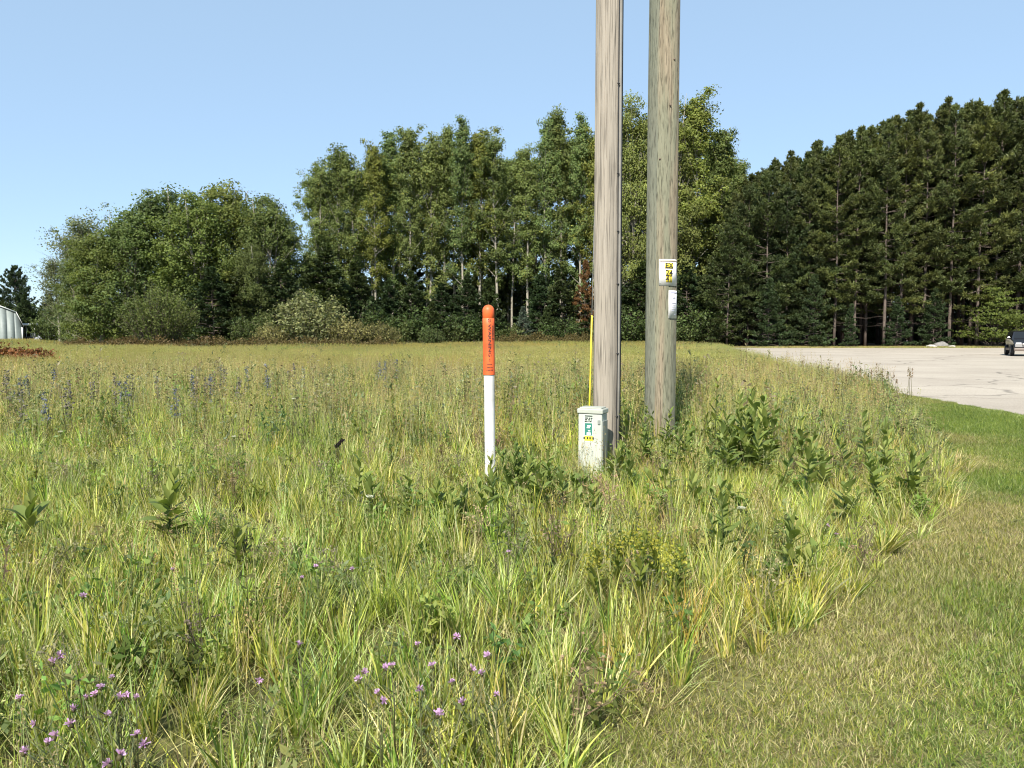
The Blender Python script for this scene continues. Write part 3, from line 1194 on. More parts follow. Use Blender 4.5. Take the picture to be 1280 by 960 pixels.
asp = [dict(seed=21), dict(seed=22, Rm=1.8, cb=.14), dict(seed=23, Rm=2.4, cb=.22, bare=.06), dict(seed=24, Rm=2.2, base=(.145, .178, .045), yellow=.04)]
asp += [dict(seed=25, Rm=2.5, cb=.26, n_br=64, bare=.12), dict(seed=26, Rm=1.7, cb=.10, base=(.100, .146, .054))]
for q, kw in enumerate(asp):
    proto('aspen%d' % q, make_aspen('a', **kw), M_bark_pale, M_leaf)
proto('birch', make_aspen('b', 31, H=14, cb=.12, Rm=2.6, n_br=70, leaf=.12, base=(.11, .140, .075), bare=.40, per=30, sig=.42), M_bark_pale, M_leaf)
brd = [dict(seed=41), dict(seed=42, Rm=5.4, base=(.110, .146, .040), bare=.08), dict(seed=43, Rm=4.4, base=(.086, .122, .046), bare=.14, stems=4)]
for q, kw in enumerate(brd):
    proto('broad%d' % q, make_broad('b', **kw), M_bark_pale, M_leaf)
proto('cottonwood', make_broad('c', 47, H=26, Rm=5.2, base=(.150, .182, .056), leaf=.14, n_br=170, cb=.10, stems=2, per=62, top_pow=2.6), M_bark_pale, M_leaf)
proto('maple', make_broad('m', 49, H=6.5, Rm=4.2, base=(.085, .120, .030), leaf=.14, n_br=46, cb=.22, stems=2, per=30, flat=.22, sig=.42), M_bark_brown, M_leaf)
pin = [dict(seed=51, cb=.30), dict(seed=52, cb=.36, Rm=3.0), dict(seed=53, cb=.24, Rm=3.6), dict(seed=54, cb=.17, Rm=3.7, base=(.080, .100, .034)), dict(seed=55, cb=.20, Rm=3.4)]
for q, kw in enumerate(pin):
    proto('pine%d' % q, make_pine('p', **kw), M_bark_brown, M_needle)
proto('edge_pine0', make_pine('p', 56, H=20, cb=.08, Rm=4.6, step=.85, nb=6, base=(.060, .084, .032), dead=8), M_bark_brown, M_needle)
proto('edge_pine1', make_pine('p', 57, H=20, cb=.10, Rm=4.2, step=.8, nb=6, base=(.054, .078, .034), dead=8), M_bark_brown, M_needle)
proto('round_pine', make_pine('p', 58, H=12, cb=.08, Rm=4.0, step=.42, nb=7, base=(.040, .066, .034), ln=.34, dead=0), M_bark_brown, M_needle)
proto('young_pine0', make_pine('y', 61, H=9, cb=.05, Rm=2.9, step=.36, nb=6, base=(.038, .062, .028), ln=.28, full=True, dead=0), M_bark_brown, M_needle)
proto('young_pine1', make_pine('y', 62, H=9, cb=.04, Rm=2.5, step=.34, nb=6, base=(.046, .067, .026), ln=.26, full=True, dead=0), M_bark_brown, M_needle)
proto('spruce', make_pine('s', 65, H=6, cb=.03, Rm=1.3, step=.22, nb=7, base=(.040, .066, .030), ln=.17, wd=.03, full=True, dead=0, droop=.15), M_bark_brown, M_needle)
proto('blue_spruce', make_pine('s', 66, H=6, cb=.03, Rm=1.9, step=.26, nb=7, base=(.070, .098, .078), ln=.2, wd=.035, full=True, dead=0, droop=.12), M_bark_brown, M_needle)
proto('brown_pine', make_pine('s', 67, H=9, cb=.15, Rm=2.0, step=.4, nb=5, base=(.15, .085, .040), ln=.24, full=True, dead=6), M_bark_brown, M_needle)
proto('juniper', make_shrub(71, H=5.6, Rm=4.1, base=(.072, .094, .030), leaf=.10, n=190, per=60, sig=.24), M_bark_brown, M_leaf)
proto('olive_bush', make_shrub(72, H=4.8, Rm=2.9, base=(.150, .180, .090), leaf=.11, n=150, per=60), M_bark_brown, M_leaf)
proto('dry_bush', make_shrub(73, H=2.8, Rm=2.6, base=(.150, .155, .066), leaf=.10, n=90, per=50), M_bark_brown, M_leaf)
proto('green_bush0', make_shrub(74, H=3.2, Rm=2.6, base=(.062, .094, .034), leaf=.12, n=90, per=44), M_bark_brown, M_leaf)
proto('green_bush1', make_shrub(75, H=2.6, Rm=2.4, base=(.080, .108, .042), leaf=.12, n=80, per=44), M_bark_brown, M_leaf)
proto('fern_bush', make_shrub(76, H=1.0, Rm=1.5, base=(.165, .075, .035), leaf=.08, n=60, per=30, sig=.16), M_bark_brown, M_leaf)
proto('bramble', make_shrub(77, H=1.1, Rm=1.6, base=(.115, .095, .045), leaf=.08, n=60, per=30, sig=.16), M_bark_brown, M_leaf)
H0 = dict(birch=14, round_pine=12, broad0=16, broad1=16, broad2=16, cottonwood=26, maple=6.5, edge_pine0=20, edge_pine1=20, young_pine0=9, young_pine1=9,
          spruce=6, blue_spruce=6, brown_pine=9, juniper=5.6, olive_bush=4.8, dry_bush=2.8, green_bush0=3.2, green_bush1=2.6, fern_bush=1.0, bramble=1.1)
tr_rng = np.random.default_rng(99)


def plant_tree(key, name, x, y, H, label, cat='tree', group=None, wide=1.0, parts=('trunk', 'crown')):
    s = H / H0.get(key, 24)
    o = empty(name, (x, y, 0), tr_rng.random() * 6.283)
    o.scale = (s * wide, s * wide, s)
    tag(o, label, cat, group)
    a, b = PROTO[key]
    link(parts[0], a, o)
    link(parts[1], b, o)
    return o


def tree_at(key, name, px, d, ytop, label, cat='tree', group=None, wide=1.0, parts=('trunk', 'crown')):
    return plant_tree(key, name, px_x(px, d), d, height_at(ytop, d), label, cat, group, wide, parts)


ORD = ['first', 'second', 'third', 'fourth', 'fifth', 'sixth', 'seventh', 'eighth', 'ninth', 'tenth', 'eleventh', 'twelfth', 'thirteenth', 'fourteenth',
       'fifteenth', 'sixteenth', 'seventeenth', 'eighteenth', 'nineteenth', 'twentieth', 'twenty-first', 'twenty-second', 'twenty-third', 'twenty-fourth', 'twenty-fifth', 'twenty-sixth', 'twenty-seventh', 'twenty-eighth', 'twenty-ninth', 'thirtieth', 'thirty-first', 'thirty-second', 'thirty-third', 'thirty-fourth', 'thirty-fifth', 'thirty-sixth']

# aspens: the front row, then the trees behind them
front = [(402, 205, 0), (424, 186, 1), (446, 196, 2), (470, 184, 0), (492, 170, 3), (514, 163, 1), (538, 172, 0), (556, 162, 2), (578, 158, 1), (600, 168, 0), (622, 178, 2), (640, 198, 3),
         (660, 184, 1), (682, 156, 0), (702, 148, 3), (724, 152, 2), (742, 172, 1)]
for q, (px, yt, v) in enumerate(front):
    d = 97 + tr_rng.uniform(-2.5, 3)
    v = (v + q * 5) % 6
    tree_at('aspen%d' % v, 'aspen_tree', px, d, yt + tr_rng.uniform(-6, 12), 'tall slender aspen, %s in the aspen row counted from the rounded thicket' % ORD[q], 'aspen', 'aspens behind the field', tr_rng.uniform(.85, 1.2))
for q, px in enumerate(range(398, 960, 17)):
    d = 108 + tr_rng.uniform(-3, 6)
    yt = np.interp(px, [398, 500, 580, 640, 700, 745, 790, 880, 960], [215, 185, 175, 205, 170, 180, 150, 170, 240]) + tr_rng.uniform(0, 26)
    tree_at('aspen%d' % (q * 7 % 6), 'aspen_tree', px, d, yt, 'dim aspen half hidden behind the front aspen row', 'aspen', 'aspens behind the front row', wide=1.15)
# taller yellow-green poplars behind the poles
for px, yt, key, w, lab in ((784, 104, 'cottonwood', .75, 'tall poplar showing between the two poles, tallest tree of the field edge'),
                            (838, 110, 'cottonwood', .8, 'big yellowish poplar standing directly behind the thick pole'),
                            (866, 124, 'aspen3', 1.1, 'yellow-green poplar with a ragged top just beyond the thick pole'),
                            (898, 170, 'aspen2', 1.2, 'small loose-crowned poplar between the yellowish poplar and the pines'),
                            (806, 150, 'aspen1', 1.2, 'slim poplar seen through the gap between the poles')):
    tree_at(key, 'poplar_tree', px, 93 + tr_rng.uniform(-2, 2), yt, lab, 'poplar', 'poplars behind the poles', wide=w)

# rounded thicket of broadleaf trees
for px, d, yt, key, w, lab in ((212, 80, 228, 'broad2', 1.1, 'broadleaf tree with bare pale limbs at the top of the thicket'),
                               (286, 82, 224, 'broad1', 1.15, 'tallest rounded broadleaf tree of the thicket'),
                               (338, 80, 240, 'broad0', 1.0, 'broadleaf tree at the thicket end facing the aspens'),
                               (168, 78, 258, 'broad0', 1.15, 'rounded olive green tree in the middle slope of the thicket'),
                               (128, 77, 286, 'broad1', 1.1, 'low rounded tree on the slope of the thicket towards the shed'),
                               (250, 78, 238, 'broad1', 1.1, 'olive green tree in front of the thicket just behind the juniper'),
                               (318, 75, 300, 'broad0', .8, 'dark green tree low in the thicket beside the pale bush'),
                               (98, 80, 318, 'broad2', .9, 'small leafy tree at the thicket edge near the grey tarp'),
                               (362, 84, 268, 'broad2', .6, 'thin broadleaf tree leaning out of the thicket into the sky gap'),
                               (66, 96, 392, 'green_bush0', .9, 'leafy bush at the thicket foot beside the shed')):
    tree_at(key, 'broadleaf_tree' if 'bush' not in key else 'leafy_bush', px, d, yt, lab, 'tree' if 'bush' not in key else 'bush', 'trees of the rounded thicket', wide=w)
for px, yt, w, lab in ((94, 300, 1.3, 'sparse silvery birch with thin bare twigs, nearest the shed'), (118, 280, 1.3, 'sparse silvery birch with thin bare twigs, next to the thicket'), (76, 328, 1.2, 'small silvery birch sapling beside the dark pine')):
    tree_at('birch', 'birch_tree', px, 86, yt, lab, 'birch', 'silvery birches at the thicket edge', wide=w)

# dark conifers and bushes in front of the aspens
und = [(268, 73.5, 336, 'young_pine0'), (300, 74.5, 332, 'young_pine1'), (352, 76, 330, 'young_pine0'), (398, 82, 306, 'young_pine1'), (420, 86, 338, 'young_pine0'), (452, 89, 330, 'young_pine1'),
       (486, 90, 352, 'young_pine0'), (520, 90, 340, 'young_pine1'), (552, 91, 356, 'young_pine0'), (584, 90, 346, 'young_pine0'), (612, 91, 350, 'young_pine1'), (676, 91, 346, 'young_pine0'), (704, 90, 338, 'young_pine1'),
       (466, 86, 372, 'young_pine0'), (540, 87, 378, 'young_pine1'), (620, 88, 380, 'young_pine0'), (685, 88, 384, 'young_pine1'), (764, 90, 340, 'young_pine0'), (796, 90, 330, 'young_pine1'), (858, 89, 326, 'young_pine0'), (884, 88, 318, 'young_pine1')]
for q, (px, d, yt, key) in enumerate(und):
    tree_at(key, 'young_pine', px, d, yt, 'bushy dark young pine at the wood edge, %s counted from the juniper' % ORD[q], 'pine', 'young pines along the wood edge', wide=1.3 + .4 * tr_rng.random())
tree_at('blue_spruce', 'blue_spruce', 655, 88, 384, 'small blue-green spruce at the wood edge beside the orange marker', 'spruce')
tree_at('brown_pine', 'dead_pine', 731, 90, 328, 'young pine with rusty brown dead needles beside the pale pole', 'pine')
bus = [(440, 85, 376, 'green_bush0'), (505, 87, 398, 'green_bush1'), (526, 89, 380, 'green_bush0'), (572, 88, 402, 'green_bush1'), (598, 89, 388, 'green_bush0'), (634, 88, 405, 'green_bush1'),
       (700, 88, 396, 'green_bush0'), (748, 88, 406, 'green_bush1'), (782, 87, 384, 'green_bush0'), (852, 86, 402, 'green_bush1'), (880, 86, 380, 'green_bush0')]
for q, (px, d, yt, key) in enumerate(bus):
    tree_at(key, 'leafy_bush', px, d, yt, 'low leafy bush at the aspen foot, %s counted from the pale bush' % ORD[q], 'bush', 'bushes along the aspen foot', 1.2, ('stems', 'foliage'))
SF = ('stems', 'foliage')
tree_at('juniper', 'juniper_bush', 198, 63, 352, 'large feathery olive green juniper standing alone before the thicket', 'juniper', wide=.88, parts=SF)
tree_at('olive_bush', 'pale_bush', 388, 67, 364, 'pale grey-green bush taller than its neighbours at the field edge', 'bush', wide=1.35, parts=SF)
tree_at('green_bush0', 'leafy_bush', 318, 68.5, 392, 'green bush between the juniper and the pale bush', 'bush', wide=.9, parts=SF)
tree_at('dry_bush', 'dry_bush', 338, 65, 402, 'small dry brownish bush in front of the pale bush', 'bush', wide=.8, parts=SF)
tree_at('dry_bush', 'dry_bush', 436, 66, 394, 'dry olive brown bush beside the pale bush, the larger one', 'bush', wide=1.0, parts=SF)
tree_at('dry_bush', 'dry_bush', 474, 67, 400, 'dry brown bush farthest from the juniper at the field edge', 'bush', wide=.9, parts=SF)
tree_at('green_bush1', 'leafy_bush', 540, 80, 408, 'green bush standing out before the aspens, nearest the orange marker', 'bush', wide=.8, parts=SF)

# weeds too tangled to count: brambles and rusty ferns at the field edge
def weed_bank(name, key, spots, label, cat):
    a, b = PROTO[key]
    vs_, fs, cs, off = [], [], [], 0
    me = b
    n = len(me.vertices)
    co = np.empty(n * 3, np.float32)
    me.vertices.foreach_get('co', co)
    co = co.reshape(-1, 3)
    cc = np.empty(n * 4, np.float32)
    me.color_attributes['col'].data.foreach_get('color', cc)
    cc = cc.reshape(-1, 4)[:, :3]
    for (x, y, s) in spots:
        a_ = tr_rng.random() * 6.283
        rot = np.array([[math.cos(a_), -math.sin(a_), 0], [math.sin(a_), math.cos(a_), 0], [0, 0, 1]])
        vs_.append((co * s) @ rot.T + np.array([x, y, 0]))
        fs.append(np.arange(n).reshape(-1, 4) + off)
        cs.append(cc)
        off += n
    o = link(name, np_mesh(name, np.concatenate(vs_), np.concatenate(fs), np.concatenate(cs), mat=M_leaf))
    return tag(o, label, cat, kind='stuff')


weed_bank('rusty_ferns', 'fern_bush', [(px_x(p, 34 + tr_rng.uniform(-.6, .6)), 34 + tr_rng.uniform(-.6, .6), tr_rng.uniform(.7, 1.0)) for p in range(-70, 34, 9)], 'rusty red ferns in a low bank at the field edge below the shed', 'ferns')
weed_bank('brambles', 'bramble', [(px_x(p, 62), 62 + tr_rng.uniform(-2, 2), tr_rng.uniform(.5, 1.15)) for p in range(88, 262, 9)], 'dark brown brambles in a low strip before the juniper', 'brambles')
weed_bank('brown_weeds', 'bramble', [(px_x(p, 66), 63 + tr_rng.uniform(-1, 1), tr_rng.uniform(.6, 1.1)) for p in range(290, 500, 13)] , 'brown weeds in a strip at the foot of the pale bush', 'weeds')
weed_bank('russet_weeds', 'bramble', [(px_x(p, 82), 82 + tr_rng.uniform(-1.5, 1.5), tr_rng.uniform(.8, 1.5)) for p in list(range(640, 735, 9))], 'russet weeds along the far field edge below the aspens', 'weeds')

# pine stand: front trees along the verge, then rows behind
TOPX = [880, 910, 950, 1000, 1050, 1100, 1150, 1200, 1250, 1280, 1420]
TOPY = [262, 238, 207, 188, 167, 147, 132, 121, 117, 107, 92]
q = 0
for px in (908, 934, 958, 982, 1008, 1034):
    d = 84 + tr_rng.uniform(-1.5, 1.5)
    yt = np.interp(px, TOPX, TOPY) + tr_rng.uniform(6, 40)
    tree_at('edge_pine%d' % (q % 2), 'pine_tree', px, d, yt, 'broad dark pine with low sweeping boughs, %s from the poplars' % ORD[q], 'pine', 'broad pines at the road end', wide=1.05)
    q += 1
q = 0
for x in np.arange(32.0, 66, 2.5):
    d = 82.5 + tr_rng.uniform(-.8, .8)
    px = 640 + 960 * x / d
    yt = np.interp(px, TOPX, TOPY) + tr_rng.uniform(0, 18)
    plant_tree('pine%d' % (2 + q % 3), 'pine_tree', x, d, height_at(yt, d), 'tall straight pine on the front line of the stand, %s from the broad pines' % ORD[q], 'pine', 'pines on the front line of the stand')
    q += 1
for row in range(1, 7):
    d0 = 82.5 + row * 3.3
    for x in np.arange(23 + (row % 2) * 1.3 + (0 if row > 1 else 9), 70, 2.9):
        d = d0 + tr_rng.uniform(-.7, .7)
        xx = x + tr_rng.uniform(-.5, .5)
        px = 640 + 960 * xx / d
        if px < 890:
            continue
        yt = np.interp(px, TOPX, TOPY) + tr_rng.uniform(-4, 10)
        plant_tree('pine%d' % tr_rng.integers(5 if row < 3 else 3), 'pine_tree', xx, d, min(28, height_at(yt, d)), 'straight pine standing deep inside the dark stand', 'pine', 'pines deep in the stand')
r_ = np.random.default_rng(301)
FW = []
for d_ in (112, 118, 124, 131):
    for x_ in np.arange(-112, 112, 3.6):
        FW.append((x_ + r_.uniform(-1, 1), d_ + r_.uniform(-2, 2) + (10 if x_ < -40 else 0)))
FW = np.array(FW)
# low growth at the stand front
tree_at('spruce', 'spruce_sapling', 1062, 79, 380, 'small narrow spruce sapling on the verge before the pines', 'spruce')
tree_at('maple', 'maple_tree', 1240, 80.5, 358, 'bright green small maple with layered leaves before the pines', 'maple')
for px, d, yt, lab in ((1120, 81.5, 372, 'young pine with low boughs between the spruce sapling and the boulders'), (1166, 82, 362, 'young pine with low boughs right behind the boulders'),
                       (1300, 81, 330, 'young pine leaning into view behind the dark car'), (960, 80, 350, 'young pine with drooping boughs near the field corner'), (1016, 80.5, 345, 'dark young pine between the field corner and the spruce sapling')):
    tree_at('young_pine%d' % (px % 2), 'young_pine', px, d, yt, lab, 'pine', 'young pines along the verge', 1.1)
# behind the shed
tree_at('round_pine', 'dark_pine', 24, 130, 333, 'dark pine rising behind the shed roof', 'pine', wide=.85)
tree_at('round_pine', 'dark_pine', -20, 132, 340, 'second dark pine at the very edge behind the shed', 'pine', wide=.9)
for px, yt, lab in ((48, 385, 'bush in the shadow between the shed and the thicket'), (28, 375, 'dim bush behind the shed under the dark pine')):
    tree_at('green_bush0', 'leafy_bush', px, 122, yt, lab, 'bush', wide=1.1, parts=SF)

# ------------------------------------------------------------------ shed with gambrel roof
M_shed = plain('grey_green_siding', (.20, .235, .225), .55, nscale=3, namt=.12)
M_shed2 = plain('grey_siding_lower', (.2, .21, .23), .55, nscale=3, namt=.12)
M_trim = plain('white_trim', (.72, .73, .72), .5)
M_roof = plain('grey_shingle', (.16, .16, .16), .8, nscale=8, namt=.2)
M_dark = plain('dark_paint', (.03, .03, .03), .5)
dS = 110.0
sx1 = px_x(29.5, dS)
SA = math.atan2(-sx1, dS)
sh = empty('shed', (sx1 - 4.1 * math.cos(SA), dS - 4.1 * math.sin(SA), 0), SA)
tag(sh, 'grey-green metal shed with a gambrel roof at the far edge of the field', 'shed')
HW = 4.1
eave, knee_x, knee_z, ridge = height_at(408, dS), 3.45, height_at(391, dS), height_at(377.5, dS)


def roof_z(x):
    x = abs(x)
    return np.interp(x, [0, knee_x, HW], [ridge, knee_z, eave])


edges_x = [-HW + 8.2 * k / 9 for k in range(10)]
for k in range(9):
    a, b = edges_x[k] + .005, edges_x[k + 1] - .005
    xs_ = sorted([a, b] + [t for t in (-knee_x, 0.0, knee_x) if a < t < b])
    V = [(x, y, 0) for y in (0, .06) for x in xs_] + [(x, y, float(roof_z(x)) - .02) for y in (0, .06) for x in xs_]
    m = len(xs_)
    Q = []
    for t in range(m - 1):
        Q.append((t, t + 1, 2 * m + t + 1, 2 * m + t))
        Q.append((m + t, 3 * m + t, 3 * m + t + 1, m + t + 1))
        Q.append((2 * m + t, 2 * m + t + 1, 3 * m + t + 1, 3 * m + t))
    Q += [(0, 2 * m, 3 * m, m), (m - 1, 2 * m - 1, 4 * m - 1, 3 * m - 1)]
    link('wall_panel', np_mesh('wall_panel', np.array(V), np.array(Q), mat=M_shed), sh)
gg = Geo()
V = [(-HW, .065, 0), (HW, .065, 0), (HW, .065, eave - .06), (knee_x, .065, knee_z - .06), (0, .065, ridge - .06), (-knee_x, .065, knee_z - .06), (-HW, .065, eave - .06)]
V2 = [(x, 9.0, z) for x, y, z in V]
me = bpy.data.meshes.new('backing')
me.from_pydata(V + V2, [], [tuple(range(7))[::-1], tuple(range(7, 14))] + [(k, (k + 1) % 7, 7 + (k + 1) % 7, 7 + k) for k in range(7)])
me.materials.append(M_shed2)
link('shell', me, sh)
pr = [(-HW - .18, eave - .1), (-knee_x, knee_z), (0, ridge), (knee_x, knee_z), (HW + .18, eave - .1)]
V = []
for y in (-.16, 9.2):
    for (x, z) in pr:
        V.append((x, y, z + .03))
    for (x, z) in pr:
        V.append((x, y, z + .13))
Q = []
for k in range(4):
    Q += [(k, k + 1, 10 + k + 1, 10 + k), (5 + k, 15 + k, 15 + k + 1, 5 + k + 1)]
rf = link('roof', np_mesh('roof', np.array(V), np.array(Q), mat=M_roof), sh)
for k in range(4):
    t = Geo()
    (x0, z0), (x1, z1) = pr[k], pr[k + 1]
    v = np.array([(x0, -.175, z0 + .0), (x1, -.175, z1 + .0), (x1, -.175, z1 + .16), (x0, -.175, z0 + .16), (x0, -.10, z0 + .0), (x1, -.10, z1 + .0), (x1, -.10, z1 + .16), (x0, -.10, z0 + .16)])
    t.add(v, [[0, 1, 2, 3], [5, 4, 7, 6], [3, 2, 6, 7], [0, 4, 5, 1], [0, 3, 7, 4], [1, 5, 6, 2]])
    link('trim_board', t.mesh('trim_board', M_trim), sh)
for s_ in (-1, 1):
    t = Geo()
    t.box((s_ * (HW - .03), -.03, eave / 2 - .06), (.14, .05, eave - .14))
    link('corner_board', t.mesh('corner_board', M_trim), sh)

# white-roofed cart parked beside the shed
ct = empty('utility_cart', (px_x(39.5, 112), 112, 0), R(12))
tag(ct, 'small cart with a white canopy parked beside the shed', 'cart')
zt_ = height_at(404.5, 112)
link('canopy', bevel_box('canopy', (1.7, 1.2, .28), (0, 0, zt_ - .14), .1, 3, M_trim), ct)
for a in (-.72, .72):
    for b in (-.45, .45):
        t = Geo()
        t.tube([(a, b, .6), (a, b, zt_ - .25)], .03, 6)
        link('canopy_post', t.mesh('canopy_post', M_trim), ct)
link('body', bevel_box('body', (1.9, 1.1, .55), (0, 0, .65), .12, 3, M_dark), ct)
link('seat', bevel_box('seat', (.5, 1.0, .55), (.35, 0, 1.15), .08, 2, M_conduit), ct)
for a in (-.65, .65):
    for b in (-.55, .55):
        t = Geo()
        t.tube([(a, b - .09, .28), (a, b + .09, .28)], [.28, .28], 16)
        link('wheel', t.mesh('wheel', M_rubber), ct)

# pile under a grey tarp
n = 26
xs_, ys_ = np.meshgrid(np.linspace(-2.3, 2.3, n), np.linspace(-1.6, 1.6, 18))
zz = .98 * np.clip(1 - (np.abs(xs_) / 2.3) ** 3.2, 0, 1) ** .7 * np.clip(1 - (np.abs(ys_) / 1.6) ** 3, 0, 1) ** .7
zz = zz * (1 - .22 * (xs_ + 2.3) / 4.6 * 0 + .25 * (vnoise(xs_, ys_, .7, 3) - .5)) + .03 * np.sin(xs_ * 7 + ys_ * 2) * (zz > .1)
V = np.stack([xs_, ys_, zz], -1).reshape(-1, 3)
i = np.arange(17)[:, None] * n
j = np.arange(n - 1)[None, :]
Q = np.stack([i + j, i + j + 1, i + n + j + 1, i + n + j], -1).reshape(-1, 4)
me = np_mesh('tarp', V, Q, smooth=True, mat=plain('grey_tarp', (.21, .22, .24), .5, nscale=3, namt=.25))
tp = link('tarped_pile', me)
dT = 106
tp.location = (px_x(66, dT), dT, 0)
tp.scale = (.92, 1, height_at(415.5, dT))
tag(tp, 'low pile under a dull grey tarp between the shed and the thicket', 'tarp')

# boulders on the verge
M_rock = ramp_mat('pale_rock', [(.3, (.25, .23, .2)), (.6, (.45, .43, .38)), (.8, (.55, .53, .48))], (1, 1, 1), 4, bump=.5)
for q, (px, d, r_, sq, lab) in enumerate(((1164, 78.6, .42, .55, 'pale flat boulder on the verge, nearer the spruce sapling'), (1189, 78.6, .33, .5, 'pale flat boulder on the verge, nearer the small maple'), (1176, 80.2, .62, .8, 'grey rounded boulder, largest on the verge'))):
    bm = bmesh.new()
    bmesh.ops.create_icosphere(bm, subdivisions=3, radius=1)
    for v in bm.verts:
        k = 1 + .28 * noise.noise(v.co * 1.1 + Vector((q * 5, 0, 0))) + .1 * noise.noise(v.co * 3.1)
        v.co = Vector((v.co.x * 1.25 * k, v.co.y * k, max(-.25, v.co.z * sq * k))) * r_
    me = bpy.data.meshes.new('boulder')
    bm.to_mesh(me)
    bm.free()
    me.materials.append(M_rock if q < 2 else plain('grey_rock', (.20, .19, .18), .9, nscale=3, namt=.3, bump=.4, bscale=9))
    o = link('boulder', me)
    o.location = (px_x(px, d), d, .2 * r_ + .004)
    tag(o, lab, 'boulder', 'boulders on the verge')


# ------------------------------------------------------------------ dark car at the edge of the picture
def build_car():
    car = empty('parked_car', (0, 0, 0))
    M_paint = plain('black_car_paint', (.012, .012, .014), .18, spec=.7)
    M_glass = plain('dark_glass', (.012, .014, .016), .25, spec=.3)
    M_chrome = plain('chrome', (.22, .21, .2), .35, metal=1)
    M_lamp = plain('lamp_lens', (.4, .4, .4), .1, spec=.8)
    M_lower = plain('brown_lower_trim', (.16, .13, .11), .45)  # one even dull brown for the rocker trim and bumper
    # side profile, front towards +x (length 4.7)
    prof_low = [(2.32, .42), (2.36, .62), (2.30, .82), (2.05, .98), (1.25, 1.10), (.95, 1.13), (-1.95, 1.16), (-2.30, 1.05), (-2.36, .7), (-2.30, .42)]
    prof_top = [(.98, 1.13), (.30, 1.60), (-.2, 1.70), (-1.3, 1.70), (-1.85, 1.62), (-2.22, 1.15)]

    def loft(name, prof, wid, mat, taper=lambda x, z: 1.0, segs=3):
        bm = bmesh.new()
        rings = []
        for s in (-1, -.92, .92, 1):
            ring = []
            for (x, z) in prof:
                zin = .06 if abs(s) == 1 else 0
                cx, cz = 0, .9
                fx = x - (x - cx) * (.03 if abs(s) == 1 else 0)
                fz = z - (z - cz) * (.09 if abs(s) == 1 else 0)
                ring.append(bm.verts.new((fx, s * wid * taper(x, z), fz)))
            rings.append(ring)
        n = len(prof)
        for a, b in zip(rings[:-1], rings[1:]):
            for k in range(n):
                bm.faces.new((a[k], a[(k + 1) % n], b[(k + 1) % n], b[k]))
        bm.faces.new(rings[0][::-1])
        bm.faces.new(rings[-1])
        bmesh.ops.recalc_face_normals(bm, faces=bm.faces[:])
        me = bpy.data.meshes.new(name)
        bm.to_mesh(me)
        bm.free()
        me.materials.append(mat)
        return me
    link('body', loft('body', prof_low, .93, M_paint, lambda x, z: 1 - .10 * max(0, abs(x) - 1.6)), car)
    cab = link('cabin', loft('cabin', prof_top, .86, M_paint, lambda x, z: 1 - .17 * max(0, z - 1.13) / .57), car)

    def quad(name, pts, mat, parent):
        return link(name, np_mesh(name, np.array(pts), np.array([tuple(range(len(pts)))]), mat=mat), parent)
    for s in (-1, 1):
        y0, y1 = s * .872, s * .77
        for (xa, xb, xc, xd) in ((.80, .02, -.05, .33), (-.06, -.95, -.95, -.10), (-1.05, -1.95, -1.72, -1.05)):
            quad('side_window', [(xa, y0, 1.20), (xb, y0, 1.20), (xc, y1, 1.60), (xd, y1, 1.58)], M_glass, cab)
        quad('door_line', [(.05, s * .934, .5), (.035, s * .934, .5), (.035, s * .934, 1.08), (.05, s * .934, 1.08)], M_rubber, car)
        for x in (.0, -1.0):
            link('door_handle', bevel_box('door_handle', (.18, .03, .03), (x - .15, s * .945, 1.0), .01, 1, M_chrome), car)
        link('mirror', bevel_box('mirror', (.14, .2, .14), (.72, s * 1.0, 1.2), .04, 2, M_paint), car)
        link('headlight', bevel_box('headlight', (.3, .34, .14), (2.16, s * .60, .84), .05, 3, M_lamp), car)
        link('tail_light', bevel_box('tail_light', (.12, .22, .3), (-2.30, s * .68, .95), .04, 2, plain('red_lens', (.3, .01, .01), .2)), car)
        link('rocker_trim', bevel_box('rocker_trim', (2.5, .06, .16), (0, s * .925, .44), .02, 2, M_lower), car)
        for x in (1.42, -1.42):
            w = empty('wheel', (x, s * .86, .36))
            w.parent = car
            t = Geo()
            t.lathe([(.20, -.11), (.33, -.12), (.36, -.08), (.36, .08), (.33, .12), (.20, .11)], 28)
            tm = link('tyre', t.mesh('tyre', M_rubber, True), w)
            tm.rotation_euler = (R(90), 0, 0)
            t = Geo()
            t.lathe([(.001, .075), (.06, .08), (.21, .06), (.23, .10), (.23, -.10)], 24)
            for k in range(5):
                a = k * 1.2566
                t.box((math.cos(a) * .12, math.sin(a) * .12, .09), (.2, .05, .03), [[math.cos(a), -math.sin(a), 0], [math.sin(a), math.cos(a), 0], [0, 0, 1]])
            tm = link('rim', t.mesh('rim', M_steel), w)
            tm.rotation_euler = (R(90) * (1 if s < 0 else -1), 0, 0)
            # dark wheel arch
            t = Geo()
            t.lathe([(.001, .0), (.41, 0)], 28)
            tm = link('wheel_arch', t.mesh('wheel_arch', M_rubber), car)
            tm.location = (x, s * .9315, .40)
            tm.rotation_euler = (R(90) * (1 if s < 0 else -1), 0, 0)
    link('grille', bevel_box('grille', (.05, .8, .22), (2.335, 0, .72), .02, 2, M_chrome), car)
    link('bumper', bevel_box('bumper', (.16, 1.7, .22), (2.28, 0, .46), .06, 3, M_lower), car)
    quad('windscreen', [(.93, -.72, 1.19), (.93, .72, 1.19), (.36, .62, 1.585), (.36, -.62, 1.585)], M_glass, cab)
    return car


car = build_car()
tag(car, 'black car at the picture edge parked on the pale pavement', 'car')
car.rotation_euler = (0, 0, math.atan2(-.89, -.45))
car.location = (px_x(1280, 52), 52, .008)


